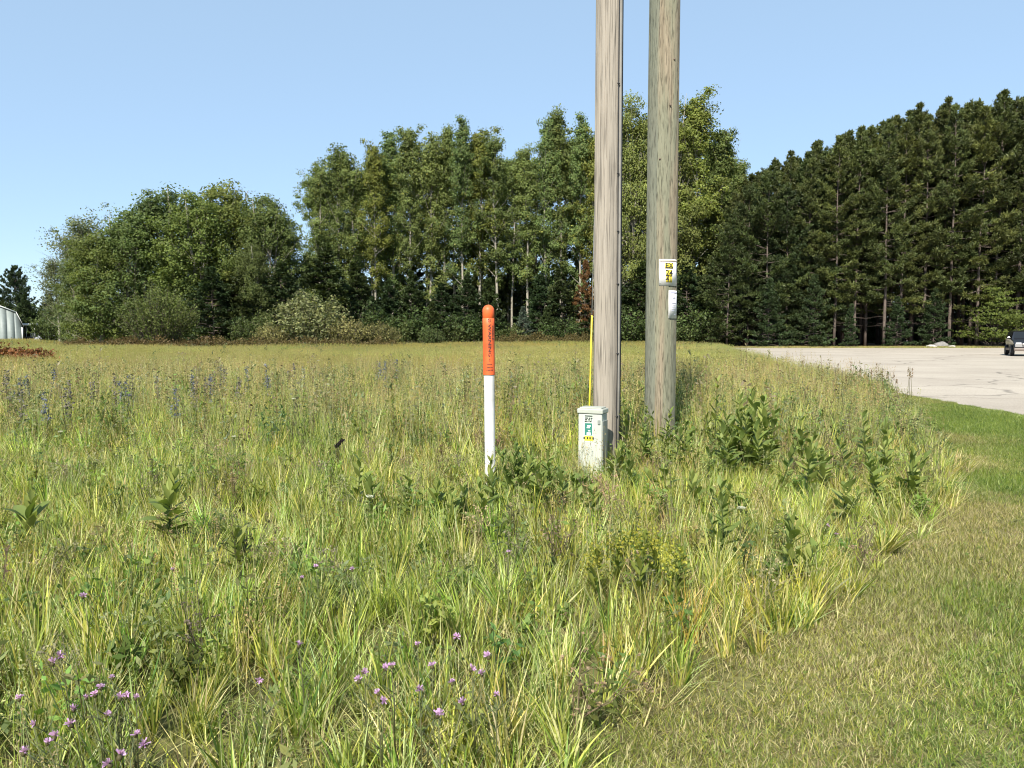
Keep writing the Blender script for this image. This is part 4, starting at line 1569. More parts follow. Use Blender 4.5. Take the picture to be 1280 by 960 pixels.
# ------------------------------------------------------------------ leafy plants one can count
def leaf_blade(L, Wd, fold=.25, droop=.35, n=6, col=(.06, .10, .03), base_w=.25):
    """one broad leaf along +x, folded on its midrib"""
    V, Q = [], []
    for k in range(n + 1):
        t = k / n
        w = Wd * (math.sin(math.pi * min(1, t * .93 + .07)) ** .8) * .5
        x = L * t * (1 - .15 * droop * t)
        z = L * (.10 * t - droop * t * t * .55)
        V += [(x, -w, z + w * fold), (x, 0, z), (x, w, z + w * fold)]
        if k:
            a = (k - 1) * 3
            Q += [(a, a + 1, a + 4, a + 3), (a + 1, a + 2, a + 5, a + 4)]
    return np.array(V), np.array(Q)


def leaf_mesh(name, L, Wd, col, **kw):
    V, Q = leaf_blade(L, Wd, **kw)
    c = np.tile(np.array(col), (len(V), 1))
    return np_mesh(name, V, Q, c, True, M_plant)


pl_rng = np.random.default_rng(5)
MW_LEAF = [leaf_mesh('leaf', .17, .065, (.165, .215, .055)), leaf_mesh('leaf', .15, .05, (.205, .250, .065), droop=.15), leaf_mesh('leaf', .18, .06, (.140, .190, .052), droop=.6), leaf_mesh('leaf', .13, .05, (.25, .285, .080), droop=-.1)]
YG_LEAF = [leaf_mesh('leaf', .12, .035, (.17, .20, .04), droop=.2), leaf_mesh('leaf', .11, .03, (.14, .185, .04), droop=.5)]
DK_LEAF = [leaf_mesh('leaf', .13, .035, (.130, .180, .048), droop=.3), leaf_mesh('leaf', .12, .04, (.16, .21, .055), droop=.0)]


def stem_mesh(name, H, r0, lean, col, n=5):
    t = np.linspace(0, 1, n)
    g_ = Geo()
    g_.tube(np.stack([lean[0] * t ** 1.5, lean[1] * t ** 1.5, H * t], -1), np.linspace(r0, r0 * .5, n), 6, C=col)
    return g_.mesh(name, M_plant, True)


def leafy_plant(name, x, y, H, leaves, label, cat, group, pairs=7, r0=.007, scale=1.0, start=.35, spin=1.57, up=(5, 62), col=(.08, .11, .035), lean=None, extra=0):
    o = empty(name, (x, y, 0), pl_rng.random() * 6.28)
    tag(o, label, cat, group)
    lean = lean or (pl_rng.normal() * .06, pl_rng.normal() * .06)
    link('stem', stem_mesh('stem', H, r0, lean, col), o)
    for e_ in range(extra):         # side stems from the same root
        ax, hh = pl_rng.random() * 6.28, pl_rng.uniform(.65, .95)
        l2 = (math.cos(ax) * .16 + lean[0], math.sin(ax) * .16 + lean[1])
        link('stem', stem_mesh('stem', H * hh, r0 * .8, l2, col), o)
        for k in range(pairs - 2):
            t = start + (1 - start) * k / max(1, pairs - 3)
            for s in range(2):
                lf = link('leaf', leaves[int(pl_rng.integers(len(leaves)))], o)
                lf.location = (l2[0] * t ** 1.5, l2[1] * t ** 1.5, H * hh * t)
                lf.rotation_euler = (pl_rng.normal() * .3, -R(up[0] + (up[1] - up[0]) * t + pl_rng.normal() * 14), k * spin + s * math.pi + pl_rng.normal() * .35)
                s_ = scale * (1.0 - .45 * max(0, t - .6) / .4) * pl_rng.uniform(.65, 1.1)
                lf.scale = (s_, s_, s_)
    for k in range(pairs):
        t = start + (1 - start) * k / max(1, pairs - 1)
        for s in range(2):
            a = k * spin + s * math.pi + pl_rng.normal() * .25
            lf = link('leaf', leaves[int(pl_rng.integers(len(leaves)))], o)
            lf.location = (lean[0] * t ** 1.5, lean[1] * t ** 1.5, H * t)
            el = R(up[0] + (up[1] - up[0]) * t + pl_rng.normal() * 16)
            lf.rotation_euler = (pl_rng.normal() * .25, -el, a)
            s_ = scale * (1.05 - .45 * max(0, t - .6) / .4) * pl_rng.uniform(.8, 1.15)
            lf.scale = (s_, s_, s_)
    return o


# milkweeds and dark weeds round the poles: (px, base py, top py, label)
MILK = [(784, 592, 490, 'dark milkweed standing between the two poles, beside the conduit'),
        (828, 588, 510, 'milkweed with upright leaves at the foot of the thick pole'),
        (852, 586, 522, 'lower milkweed just beyond the foot of the thick pole'),
        (800, 600, 540, 'low milkweed in the gap in front of the two poles'),
        (893, 578, 470, 'tall thin milkweed with yellowing leaves beyond the thick pole'),
        (905, 600, 530, 'short milkweed between the thin milkweed and the dense clump'),
        (942, 590, 484, 'milkweed in the dense dark clump, its tallest stem'),
        (960, 596, 496, 'milkweed in the dense dark clump, on the road side'),
        (928, 598, 500, 'milkweed in the dense dark clump, on the pole side'),
        (950, 606, 530, 'milkweed in the dense dark clump, the low front stem'),
        (1008, 640, 545, 'lone milkweed with big pale leaves on a bare lower stem'),
        (1002, 600, 515, 'thin milkweed with small curled leaves behind the lone pale one'),
        (1083, 596, 515, 'browning milkweed near the edge of the mown lawn'),
        (1110, 612, 525, 'green milkweed at the edge of the mown lawn, near its bend'),
        (1140, 640, 558, 'bluish milkweed leaning over the edge of the mown lawn'),
        (611, 634, 572, 'bright green weed covering the foot of the marker post'),
        (640, 640, 566, 'dark bushy weed beside the marker post, nearest the post'),
        (664, 638, 552, 'dark bushy weed beside the marker post, the tallest'),
        (690, 640, 566, 'dark bushy weed between the marker post and the pedestal box'),
        (760, 620, 560, 'weed with dark leaves in front of the pedestal box'),
        (738, 640, 590, 'small weed at the base of the pedestal box'),
        (448, 650, 566, 'dark leafy weed next to the blackish seed head'),
        (506, 672, 596, 'leafy weed with rolled leaves before the marker post, on the shed side'),
        (566, 690, 620, 'low leafy weed in the grass before the marker post'),
        (608, 690, 600, 'slender leafy weed just in front of the marker post'),
        (210, 700, 590, 'tall milkweed with broad flat leaves standing alone in the field'),
        (305, 740, 652, 'yellow-green milkweed with curled pale leaves in the near field'),
        (30, 690, 620, 'broad leafy weed at the picture edge in the near field'),
        (905, 720, 600, 'tall weed with narrow dark leaves in front of the thick pole'),
        (985, 740, 640, 'brown-stemmed leafy weed near the mown lawn')]
MORE = sorted([(770, 604, 548), (812, 598, 520), (842, 600, 526), (868, 604, 545), (884, 612, 540), (918, 615, 548), (975, 622, 552), (1030, 622, 556), (1060, 614, 545), (1098, 640, 566), (650, 650, 572), (676, 655, 576), (622, 662, 588),
               (705, 655, 584), (790, 630, 562), (540, 668, 600), (470, 664, 592), (832, 640, 572), (870, 660, 590), (935, 670, 600), (1050, 660, 590), (582, 672, 606), (748, 660, 602)])
MILK += [(a_, b_, c_, 'leafy weed%s by the poles, %s counted from the seed head' % (' with narrow leaves' if k_ % 3 == 0 else '', ORD[k_])) for k_, (a_, b_, c_) in enumerate(MORE)]
for q, (px, pb_, pt_, lab) in enumerate(MILK):
    x, y = ground(px, pb_)
    x = min(x, float(lawn_x(y)) - .12)
    H = max(.25, height_at(pt_, y) - .06)
    dark = 'dark' in lab or 'thin' in lab or 'browning' in lab
    leaves = DK_LEAF if ('bushy' in lab or 'narrow' in lab) else (YG_LEAF + MW_LEAF[3:] if ('yellow' in lab or 'bright' in lab) else MW_LEAF)
    n = 13 if 'bushy' in lab or 'clump' in lab else 10
    leafy_plant('milkweed' if 'milkweed' in lab else 'leafy_weed', x, y, H, leaves, lab, 'milkweed' if 'milkweed' in lab else 'weed', 'leafy plants in the tall grass', n,
                scale=1.25 if ('broad' in lab or 'clump' in lab) else (1.0 if leaves is MW_LEAF else 1.15), start=.45 if 'bare' in lab else .3, spin=1.57 if leaves is MW_LEAF else 2.1, extra=3 if ('bushy' in lab or 'clump' in lab) else (1 if q % 3 else 0))

# goldenrods with yellow tops
GOLD = [(795, 770, 668, 'goldenrod with a bright yellow-green top nearest the pedestal box'), (815, 760, 672, 'bright goldenrod next to the yellowest tuft'), (770, 750, 676, 'small goldenrod on the marker side of the yellow tufts'),
        (838, 780, 690, 'goldenrod on the lawn side of the yellow tufts'), (742, 760, 690, 'pale goldenrod low in the grass before the pedestal box')]
for px, pb_, pt_, lab in GOLD:
    x, y = ground(px, pb_)
    H = height_at(pt_, y) - .03
    o = leafy_plant('goldenrod', x, y, H, YG_LEAF, lab, 'goldenrod', 'goldenrods before the poles', 10, r0=.004, start=.3, spin=2.0, up=(25, 65), col=(.13, .15, .04))
    gp = Geo()
    r = np.random.default_rng(int(px))
    P = r.normal(size=(160, 3)) * np.array([.04, .04, .05]) + np.array([0, 0, H])
    leaf_quads(gp, P, .010, leaf_cols(160, (.26, .27, .045), .2, .2, r), r=r)
    link('flower_plume', gp.mesh('flower_plume', M_plant), o)['kind'] = 'stuff'

# ------------------------------------------------------------------ purple knapweed
M_petal = plain('purple_petals', (.46, .24, .50), .6)


def flower_head_mesh(seed):
    r = np.random.default_rng(seed)
    g_ = Geo()
    n = 26
    a = r.random(n) * 6.283
    el = r.uniform(.15, 1.3, n)
    L = r.uniform(.010, .017, n)
    d = np.stack([np.cos(a) * np.cos(el), np.sin(a) * np.cos(el), np.sin(el)], -1)
    s = unit(np.cross(d, r.normal(size=(n, 3)))) * .0022
    b = d * .002
    V = np.stack([b - s * .4, b + s * .4, d * L[:, None] + s, d * L[:, None] - s], 1).reshape(-1, 3)
    g_.add(V, np.arange(n * 4).reshape(-1, 4), C=leaf_cols(n * 4, (.56, .36, .62), .12, .05, r))
    return g_.mesh('flower_head', M_plant)


FH = [flower_head_mesh(s) for s in (1, 2, 3)]
cg = Geo()
cg.lathe([(.0005, -.012), (.005, -.010), (.0065, -.005), (.005, .001), (.001, .002)], 8, C=(.10, .09, .04))
CUP = cg.mesh('bract_cup', M_plant, True)
KN = [((104, 745),), ((395, 708), (377, 722)), ((374, 806),), ((140, 847), (126, 859)), ((158, 870), (170, 872), (150, 872)), ((92, 886), (88, 905)), ((24, 873),), ((42, 905),), ((68, 920), (60, 928)), ((134, 893), (170, 918)),
      ((150, 944), (136, 955)), ((324, 850),), ((522, 806), (571, 796)), ((490, 832), (482, 835)), ((472, 866), (480, 876)), ((524, 861), (565, 853)), ((590, 836), (610, 820), (602, 842)), ((548, 893), (578, 878)), ((1034, 657), (1045, 668)), ((75, 820), (66, 828)), ((216, 712),), ((30, 940),), ((118, 868), (108, 872)), ((180, 930),), ((440, 712),), ((636, 690),), ((455, 840), (448, 850)), ((620, 868),), ((540, 832),)]
for q, heads in enumerate(KN):
    px, py = heads[0]
    hz = (.42 if py > 700 else .5) if px < 900 else .2
    # each head is the place where its ray meets the height of the flower
    def at_h(px, py, z):
        a = math.atan((py - 480) / FPX) + PITCH
        d = (CAM_H - z) / math.tan(a)
        return np.array([(px - 640) / FPX * (d * math.cos(PITCH) + (CAM_H - z) * math.sin(PITCH)), d, z])
    p0 = at_h(px, py, hz)
    near = ('by the lawn edge' if px > 900 else ('below the marker post' if px > 420 else 'in the near corner of the field' if py > 835 else 'in the near field'))
    o = empty('knapweed', (p0[0], p0[1] + .06, 0))
    tag(o, 'purple knapweed, %s, %s plant up from the picture bottom' % (near, ORD[sorted(range(len(KN)), key=lambda t: -KN[t][0][1]).index(q)]), 'knapweed', 'purple knapweeds in the grass')
    sg = Geo()
    org = np.array(o.location)
    for m, (hx, hy) in enumerate(heads):
        e = at_h(hx, hy, hz + .02 * m) - org
        sg.tube([(0, 0, 0), (e[0] * .3, e[1] * .3, e[2] * .55), (e[0], e[1], e[2] - .012)], [.0028, .0022, .0014], 5, C=(.16, .17, .08))
        fh = link('flower_head', FH[(q + m) % 3], o)
        fh.location = e
        s_ = pl_rng.uniform(.8, 1.3)
        fh.scale = (s_, s_, s_)
        fh.rotation_euler = (pl_rng.normal() * .4, pl_rng.normal() * .4, pl_rng.random() * 6)
        link('bract_cup', CUP, fh)
    for m in range(10):
        z = pl_rng.uniform(.1, .38)
        a = pl_rng.random() * 6.28
        sg.tube([(0, 0, z), (math.cos(a) * .05, math.sin(a) * .05, z + .05)], [.0018, .0008], 4, C=(.14, .17, .09))
    link('stem', sg.mesh('stem', M_plant), o)

# ------------------------------------------------------------------ flower spikes, dock stalks, white umbels
def spike_plant(name, x, y, H, spike, col, label, cat, group, dens=70, w=.02, leaves=True):
    o = empty(name, (x, y, 0), pl_rng.random() * 6.28)
    tag(o, label, cat, group)
    link('stem', stem_mesh('stem', H, .006, (pl_rng.normal() * .05, pl_rng.normal() * .05), (.14, .13, .07)), o)
    r = np.random.default_rng(int(pl_rng.integers(1e6)))
    g_ = Geo()
    t = r.random(dens)
    P = np.stack([r.normal(size=dens) * w * (1.1 - t * .7), r.normal(size=dens) * w * (1.1 - t * .7), H * (1 - spike) + t * H * spike], -1)
    leaf_quads(g_, P, r.uniform(.5, 1.2, dens) * (.022 if dens > 60 else .017), leaf_cols(dens, col, .3, .1, r), r=r)
    link('flower_spike', g_.mesh('flower_spike', M_plant), o)['kind'] = 'stuff'
    return o


SPK = sorted(((8, 505), (12, 512), (27, 508), (36, 506), (70, 500), (145, 520), (152, 516), (160, 524), (166, 512), (198, 500), (242, 510), (246, 520), (258, 506), (264, 512), (268, 500), (278, 495), (282, 506), (334, 490), (336, 500), (362, 486), (368, 488), (380, 492), (240, 495), (30, 545), (58, 540), (84, 536), (90, 528), (475, 476), (482, 480), (496, 474), (556, 476), (118, 515), (222, 535), (300, 515), (310, 496)))
for q, (px, py) in enumerate(SPK):
    x, y = ground(px, py + 24)
    blue = (.125, .14, .185) if pl_rng.random() < .6 else (.15, .14, .13)
    spike_plant('blueweed', x, y, pl_rng.uniform(.75, 1.0), .5, blue, 'slender %s flower spike, %s across the field counted from the shed side' % ('dull blue' if blue[2] > .15 else 'greyish', ORD[q]), 'flower spike', 'flower spikes in the far field', 90, .035)
DCK = sorted(((1076, 476), (1082, 482), (1090, 478), (1096, 470), (1104, 476), (1110, 480), (1118, 482), (1136, 474), (1141, 476), (1138, 480), (1070, 490), (1058, 486), (1048, 470), (1064, 468), (1028, 478), (1122, 490)))
for q, (px, py) in enumerate(DCK):
    y = pl_rng.uniform(18.0, 20.2)
    x = px_x(px, y)
    H = height_at(py - 16, y)
    spike_plant('dock_stalk', x, y, H, .3, (.20, .145, .085), 'thin dry brown stalk against the pavement, %s counted from the poles' % ORD[q], 'dock stalk', 'dry stalks at the road edge', 44, .016)
for px, py, lab in ((846, 441, 'white umbel flower just beyond the thick pole'), (1050, 478, 'white umbel flower at the road edge below the dry stalks'), (880, 436, 'small white umbel flower near the field corner'), (908, 458, 'white umbel flower in the grass before the field corner'),
                    (290, 544, 'white umbel flower in the middle of the field'), (366, 497, 'white umbel flower among the blue spikes'), (460, 618, 'white umbel flower in the grass before the dark seed head'), (72, 538, 'white umbel flower in the far field towards the shed'), (930, 632, 'pale umbel flower in the grass near the lone milkweed')):
    hz = .75 if py < 500 else .42
    a = math.atan((py - 480) / FPX) + PITCH
    y = (CAM_H - hz) / math.tan(a)
    y = min(y, 38)
    x = px_x(px, y)
    hz = height_at(py, y)
    o = empty('umbel_flower', (x, y, 0))
    tag(o, lab, 'wildflower', 'white umbels in the grass')
    link('stem', stem_mesh('stem', hz - .03, .004, (0, 0), (.12, .15, .06)), o)
    r = np.random.default_rng(int(px))
    g_ = Geo()
    aa = r.random(150) * 6.283
    rr = np.sqrt(r.random(150)) * .028
    P = np.stack([np.cos(aa) * rr, np.sin(aa) * rr, hz - .01 - rr * rr * 4 + r.normal(size=150) * .003], -1)
    leaf_quads(g_, P, .0042, leaf_cols(150, (.6, .6, .52), .1, .02, r), up=3, r=r)
    link('umbel', g_.mesh('umbel', M_plant), o)
    g_ = Geo()
    for k in range(12):
        b_ = k * .5236
        g_.tube([(0, 0, hz - .05), (math.cos(b_) * .022, math.sin(b_) * .022, hz - .014)], [.0016, .001], 4, C=(.12, .15, .06))
    link('rays', g_.mesh('rays', M_plant), o)
# blackish seed head
x, y = ground(424, 600)
o = empty('seed_head', (x, y, 0))
tag(o, 'blackish dried seed head on a stalk standing out in mid field', 'seed head')
hz = height_at(552, y)
link('stem', stem_mesh('stem', hz, .005, (0, 0), (.1, .08, .05)), o)
g_ = Geo()
r = np.random.default_rng(4)
P = np.concatenate([r.normal(size=(60, 3)) * .011 + np.array(c) for c in ((.02, 0, hz), (-.03, .01, hz - .05), (.045, 0, hz + .01), (.0, 0, hz - .03))])
leaf_quads(g_, P, .010, leaf_cols(len(P), (.022, .016, .018), .2, .0, r), r=r)
link('seed_cluster', g_.mesh('seed_cluster', M_plant), o)


# ------------------------------------------------------------------ grass
def blades(geo, r, n, Rb, L, w, lean, curve, pal, seg=4, spread_az=None, zbase=0.0, clump=0):
    """n tapering blades rooted in a disc; pal = [(weight, colour)]"""
    a = r.random(n) * 6.283
    rr = np.sqrt(r.random(n)) * Rb
    base = np.stack([np.cos(a) * rr, np.sin(a) * rr, np.full(n, zbase)], -1)
    lm = cm = 1.0
    if clump:               # gather the blades into tufts of differing height and tone
        ci = r.integers(0, clump, n)
        ca, cr_ = r.random(clump) * 6.283, np.sqrt(r.random(clump)) * Rb
        base[:, 0] = (np.cos(ca) * cr_)[ci] + r.normal(size=n) * Rb * .045
        base[:, 1] = (np.sin(ca) * cr_)[ci] + r.normal(size=n) * Rb * .045
        lm = r.uniform(.55, 1.4, clump)[ci][:, None]
        cm = ((1 + .25 * r.normal(size=(clump, 1))).clip(.5, 1.6) * (1 + .10 * r.normal(size=(clump, 3))))[ci]
    az = r.random(n) * 6.283 if spread_az is None else a + r.normal(size=n) * spread_az
    h = np.stack([np.cos(az), np.sin(az), az * 0], -1)
    side0 = np.stack([-np.sin(az), np.cos(az), az * 0], -1)
    tw = r.normal(size=(n, 1)) * .7
    side = side0 * np.cos(tw) + h * np.sin(tw)
    Ln = r.uniform(L[0], L[1], n)[:, None] * lm
    le = r.uniform(lean[0], lean[1], n)[:, None]
    cu = r.uniform(curve[0], curve[1], n)[:, None]
    wd = r.uniform(w[0], w[1], n)[:, None]
    rows = []
    p = base.copy()
    for k in range(seg + 1):
        t = k / seg
        ww = wd * (1 - t ** 1.8 * .92) * .5
        rows.append(p - side * ww)
        rows.append(p + side * ww)
        th = le + cu * (t + .5 / seg)
        p = p + (h * np.sin(th) + np.array([0, 0, 1.0]) * np.cos(th)) * Ln / seg
    V = np.stack(rows, 1)                      # n, 2(seg+1), 3
    V[:, :, 2] = np.maximum(V[:, :, 2], .003)
    m = 2 * (seg + 1)
    i = np.arange(n)[:, None, None] * m
    k = np.arange(seg)[None, :, None] * 2
    Q = (i + k + np.array([0, 1, 3, 2])[None, None, :]).reshape(-1, 4)
    wts = np.array([q[0] for q in pal], float)
    cols = np.array([q[1] for q in pal])[r.choice(len(pal), n, p=wts / wts.sum())]
    cols = cols * (1 + .18 * r.normal(size=(n, 1))).clip(.5, 1.6) * cm
    geo.add(V.reshape(-1, 3), Q, C=np.repeat(cols, m, 0))
    return V[:, -1]                            # tips


GRN, YGR, STR, BRN, DGR = (.165, .208, .042), (.315, .312, .068), (.45, .405, .22), (.17, .13, .075), (.088, .135, .034)
PAL_GREEN = [(3.2, GRN), (5.5, YGR), (2.8, STR), (1, DGR), (2.2, (.42, .40, .12))]
PAL_DRY = [(2, GRN), (3, YGR), (4, STR), (.6, BRN)]
PAL_THATCH = [(.8, GRN), (.8, YGR), (4, STR), (3, BRN)]


def seed_heads(geo, r, tips, n, ln, w, size, col):
    m = len(tips)
    t = r.random((m, n, 1))
    P = tips[:, None, :] + np.concatenate([r.normal(size=(m, n, 2)) * w * (1.1 - t), -ln * (1 - t)], -1)
    P = P.reshape(-1, 3)
    leaf_quads(geo, P, r.uniform(.6, 1.2, len(P)) * size, leaf_cols(len(P), col, .2, .15, r), up=-.2, ratio=.4, r=r)


def near_tuft(seed, pal, n=34, Rb=.05, L=(.14, .36), w=(.005, .0105), lean=(.03, .45), curve=(.0, .45)):
    r = np.random.default_rng(seed)
    g_ = Geo()
    blades(g_, r, n, Rb, L, w, lean, curve, pal, 5, spread_az=.9)
    return g_


def stalks(seed, n=8, Rb=.12, L=(.4, .7), col=(.34, .28, .15), size=.007, nh=16):
    r = np.random.default_rng(seed)
    g_ = Geo()
    tips = blades(g_, r, n, Rb, L, (.0022, .0035), (.0, .14), (.0, .3), [(2, STR), (1, YGR)], 4)
    seed_heads(g_, r, tips, nh, .13, .010, size, col)
    blades(g_, r, n, Rb, (.2, .4), (.003, .006), (.2, .6), (.3, 1.0), PAL_DRY, 4)
    return g_


def thatch(seed):
    r = np.random.default_rng(seed)
    g_ = Geo()
    blades(g_, r, 60, .14, (.08, .34), (.0025, .006), (.5, 1.4), (.0, .7), PAL_THATCH, 3)
    return g_


def forb(seed, col, H=.4, n=44, size=.028):
    r = np.random.default_rng(seed)
    g_ = Geo()
    for q in range(3):
        a = r.random() * 6.28
        e = np.array([math.cos(a) * .07, math.sin(a) * .07, H * r.uniform(.7, 1.1)])
        g_.tube([(0, 0, 0), e * .5, e], [.003, .0025, .0015], 4, C=(.13, .12, .06), caps=False)
        t = r.random((n // 3, 1)) * .8 + .2
        P = e * t + r.normal(size=(n // 3, 3)) * np.array([.035, .035, .01])
        leaf_quads(g_, P, r.uniform(.6, 1.2, len(P)) * size, leaf_cols(len(P), col, .2, .2, r), up=.6, ratio=.4, r=r)
    return g_


def far_patch(seed, n, w, L, heads, dry=.5, Rb=.6):
    r = np.random.default_rng(seed)
    g_ = Geo()
    blades(g_, r, n, Rb, L, w, (.0, .4), (.0, .7), [(2, GRN), (4, YGR), (5 * dry, STR), (.8, BRN), (.8, DGR)], 3, clump=max(4, n // 22))
    tips = blades(g_, r, heads, Rb, (L[1] * .8, L[1] * 1.5), (w[0] * .5, w[0] * .7), (.0, .12), (.0, .25), [(2, STR), (1, YGR)], 3)
    seed_heads(g_, r, tips, 6, .14, .014, .018 if w[0] < .012 else .03, (.31, .285, .14))
    return g_


def lawn_patch(seed, n=170, Rb=.17, L=(.025, .075), pal=None):
    r = np.random.default_rng(seed)
    g_ = Geo()
    blades(g_, r, n, Rb, L, (.0024, .0048), (.1, 1.1), (.0, .8), pal or [(3, GRN), (4, YGR), (3.4, STR), (1, BRN)], 3)
    return g_


def proto_collection(name, geos, mat):
    c = bpy.data.collections.new(name)
    for k, g_ in enumerate(geos):
        o = bpy.data.objects.new('%s_%02d' % (name, k), g_.mesh('%s_%02d' % (name, k), mat, True))
        c.objects.link(o)
    return c


def scatter(name, pts, idx, rot, scl, tint, coll, label, cat):
    me = bpy.data.meshes.new(name)
    n = len(pts)
    me.vertices.add(n)
    me.vertices.foreach_set('co', np.asarray(pts, np.float32).ravel())
    for nm, ty, dat, key in (('idx', 'INT', idx, 'value'), ('rot', 'FLOAT_VECTOR', rot, 'vector'), ('scl', 'FLOAT_VECTOR', scl, 'vector'), ('tint', 'FLOAT_VECTOR', tint, 'vector')):
        at = me.attributes.new(nm, ty, 'POINT')
        at.data.foreach_set(key, np.asarray(dat, np.int32 if ty == 'INT' else np.float32).ravel())
    o = link(name, me)
    ng = bpy.data.node_groups.new(name, 'GeometryNodeTree')
    ng.interface.new_socket('Geometry', in_out='INPUT', socket_type='NodeSocketGeometry')
    ng.interface.new_socket('Geometry', in_out='OUTPUT', socket_type='NodeSocketGeometry')
    N, L = ng.nodes, ng.links
    gi, go = N.new('NodeGroupInput'), N.new('NodeGroupOutput')
    ci = N.new('GeometryNodeCollectionInfo')
    ci.inputs['Collection'].default_value = coll
    ci.inputs['Separate Children'].default_value = True
    ci.inputs['Reset Children'].default_value = True
    ip = N.new('GeometryNodeInstanceOnPoints')
    ip.inputs['Pick Instance'].default_value = True

    def named(nm, ty):
        a = N.new('GeometryNodeInputNamedAttribute')
        a.data_type = ty
        a.inputs['Name'].default_value = nm
        return a.outputs['Attribute']
    er = N.new('FunctionNodeEulerToRotation')
    L.new(named('rot', 'FLOAT_VECTOR'), er.inputs[0])
    L.new(gi.outputs[0], ip.inputs['Points'])
    L.new(ci.outputs[0], ip.inputs['Instance'])
    L.new(named('idx', 'INT'), ip.inputs['Instance Index'])
    L.new(er.outputs[0], ip.inputs['Rotation'])
    L.new(named('scl', 'FLOAT_VECTOR'), ip.inputs['Scale'])
    L.new(ip.outputs[0], go.inputs[0])
    md = o.modifiers.new('scatter', 'NODES')
    md.node_group = ng
    tag(o, label, cat, kind='stuff')
    return o


def sample(y0, y1, dens_fn, dmax, tall=True, seed=0, margin=1.5):
    """points on the visible ground between y0 and y1, thinned to dens_fn(x, y) per square metre"""
    r = np.random.default_rng(seed)
    xm = .70 * y1 + margin + .5
    n = int((y1 - y0) * 2 * xm * dmax)
    x = r.uniform(-xm, xm, n)
    y = r.uniform(y0, y1, n)
    k = np.abs(x) < .70 * y + margin + .5
    b = lawn_x(y)
    k &= (x < b) if tall else ((x > b - .05) & (x < road_x(y) - .02))
    x, y = x[k], y[k]
    k = r.random(len(x)) < dens_fn(x, y) / dmax
    x, y = x[k], y[k]
    for (cx, cy_, rad) in ((P1[0], P1[1], .17), (P2[0], P2[1], .23), (bx, by, .20), (MX, MY, .07)):
        k = (x - cx) ** 2 + (y - cy_) ** 2 > rad * rad
        x, y = x[k], y[k]
    return x, y, r


def tint_of(x, y, r, amt=.22):
    """broad drifts of greener and drier growth across the field"""
    g1 = vnoise(x, y, 3.2, 1)
    g2 = vnoise(x, y, .9, 2)
    g3 = vnoise(x, y, 14.0, 3)
    dry = (.5 * g1 + .25 * g2 + .25 * g3 + .16 * np.clip((y - 8) / 8, 0, 1) - .05)[:, None]
    green = np.array([.82, .98, .80])
    straw = np.array([1.16, 1.08, 1.05])
    t = green + (straw - green) * dry.clip(0, 1)
    return t * (1 + amt * r.normal(size=(len(x), 1))).clip(.55, 1.6) * (1 + amt * .4 * r.normal(size=(len(x), 3)))


# near and middle field ------------------------------------------------------
def bake(protos, pts, idx, rot, scl, tint):
    """copies of the tufts written out as one mesh (fast to trace, every tuft its own turn, size and tint)"""
    out = Geo()
    cx, sx_ = np.cos(rot[:, 0]), np.sin(rot[:, 0])
    cy2, sy = np.cos(rot[:, 1]), np.sin(rot[:, 1])
    cz, sz = np.cos(rot[:, 2]), np.sin(rot[:, 2])
    M = np.empty((len(pts), 3, 3))
    M[:, 0] = np.stack([cy2 * cz, sx_ * sy * cz - cx * sz, cx * sy * cz + sx_ * sz], -1)
    M[:, 1] = np.stack([cy2 * sz, sx_ * sy * sz + cx * cz, cx * sy * sz - sx_ * cz], -1)
    M[:, 2] = np.stack([-sy, sx_ * cy2, cx * cy2], -1)
    M = M * scl[:, None, :]
    for k, g_ in enumerate(protos):
        w = np.nonzero(idx == k)[0]
        if not len(w):
            continue
        V = np.concatenate(g_.V)
        C = np.concatenate(g_.C)
        Q = np.concatenate(g_.Q) if g_.Q else np.zeros((0, 4), int)
        T = np.concatenate(g_.T) if g_.T else np.zeros((0, 3), int)
        P = np.einsum('nij,vj->nvi', M[w], V) + pts[w][:, None, :]
        P[:, :, 2] = np.maximum(P[:, :, 2], .002)
        o = (np.arange(len(w)) * len(V))[:, None, None]
        cc = C[None] * tint[w][:, None, :]
        out.add(P.reshape(-1, 3), (Q[None] + o).reshape(-1, 4), (T[None] + o).reshape(-1, 3), cc.reshape(-1, 3))
    return out


M_grass_near = leaf_mat('grass_blades_near', .42)
def dry_forb(seed, H=.5, col=(.15, .115, .085), n=7):
    """grey-brown dead weed: forked wiry stems with small spent heads"""
    r = np.random.default_rng(seed)
    g_ = Geo()
    heads = []
    for q in range(n):
        a = r.random() * 6.283
        h = H * r.uniform(.6, 1.1)
        z0 = h * r.uniform(.25, .6)
        d_ = np.array([math.cos(a), math.sin(a), 0])
        e = d_ * h * r.uniform(.1, .4) + np.array([0, 0, h])
        g_.tube([(0, 0, 0) if q < 2 else (0, 0, z0), e * .55 + np.array([0, 0, .02]), e], [.0028, .002, .0012], 4, C=col, caps=False)
        for m in range(3):
            p = e * r.uniform(.6, .95)
            e2 = p + (d_ * r.normal() + r.normal(size=3) * .5 + np.array([0, 0, .8])) * .06
            g_.tube([p, e2], [.0013, .0009], 3, C=col, caps=False)
            heads.append(e2)
        heads.append(e)
    P = np.repeat(np.array(heads), 5, 0) + r.normal(size=(len(heads) * 5, 3)) * .006
    leaf_quads(g_, P, .008, leaf_cols(len(P), np.array(col) * 1.3, .3, .1, r), r=r)
    return g_


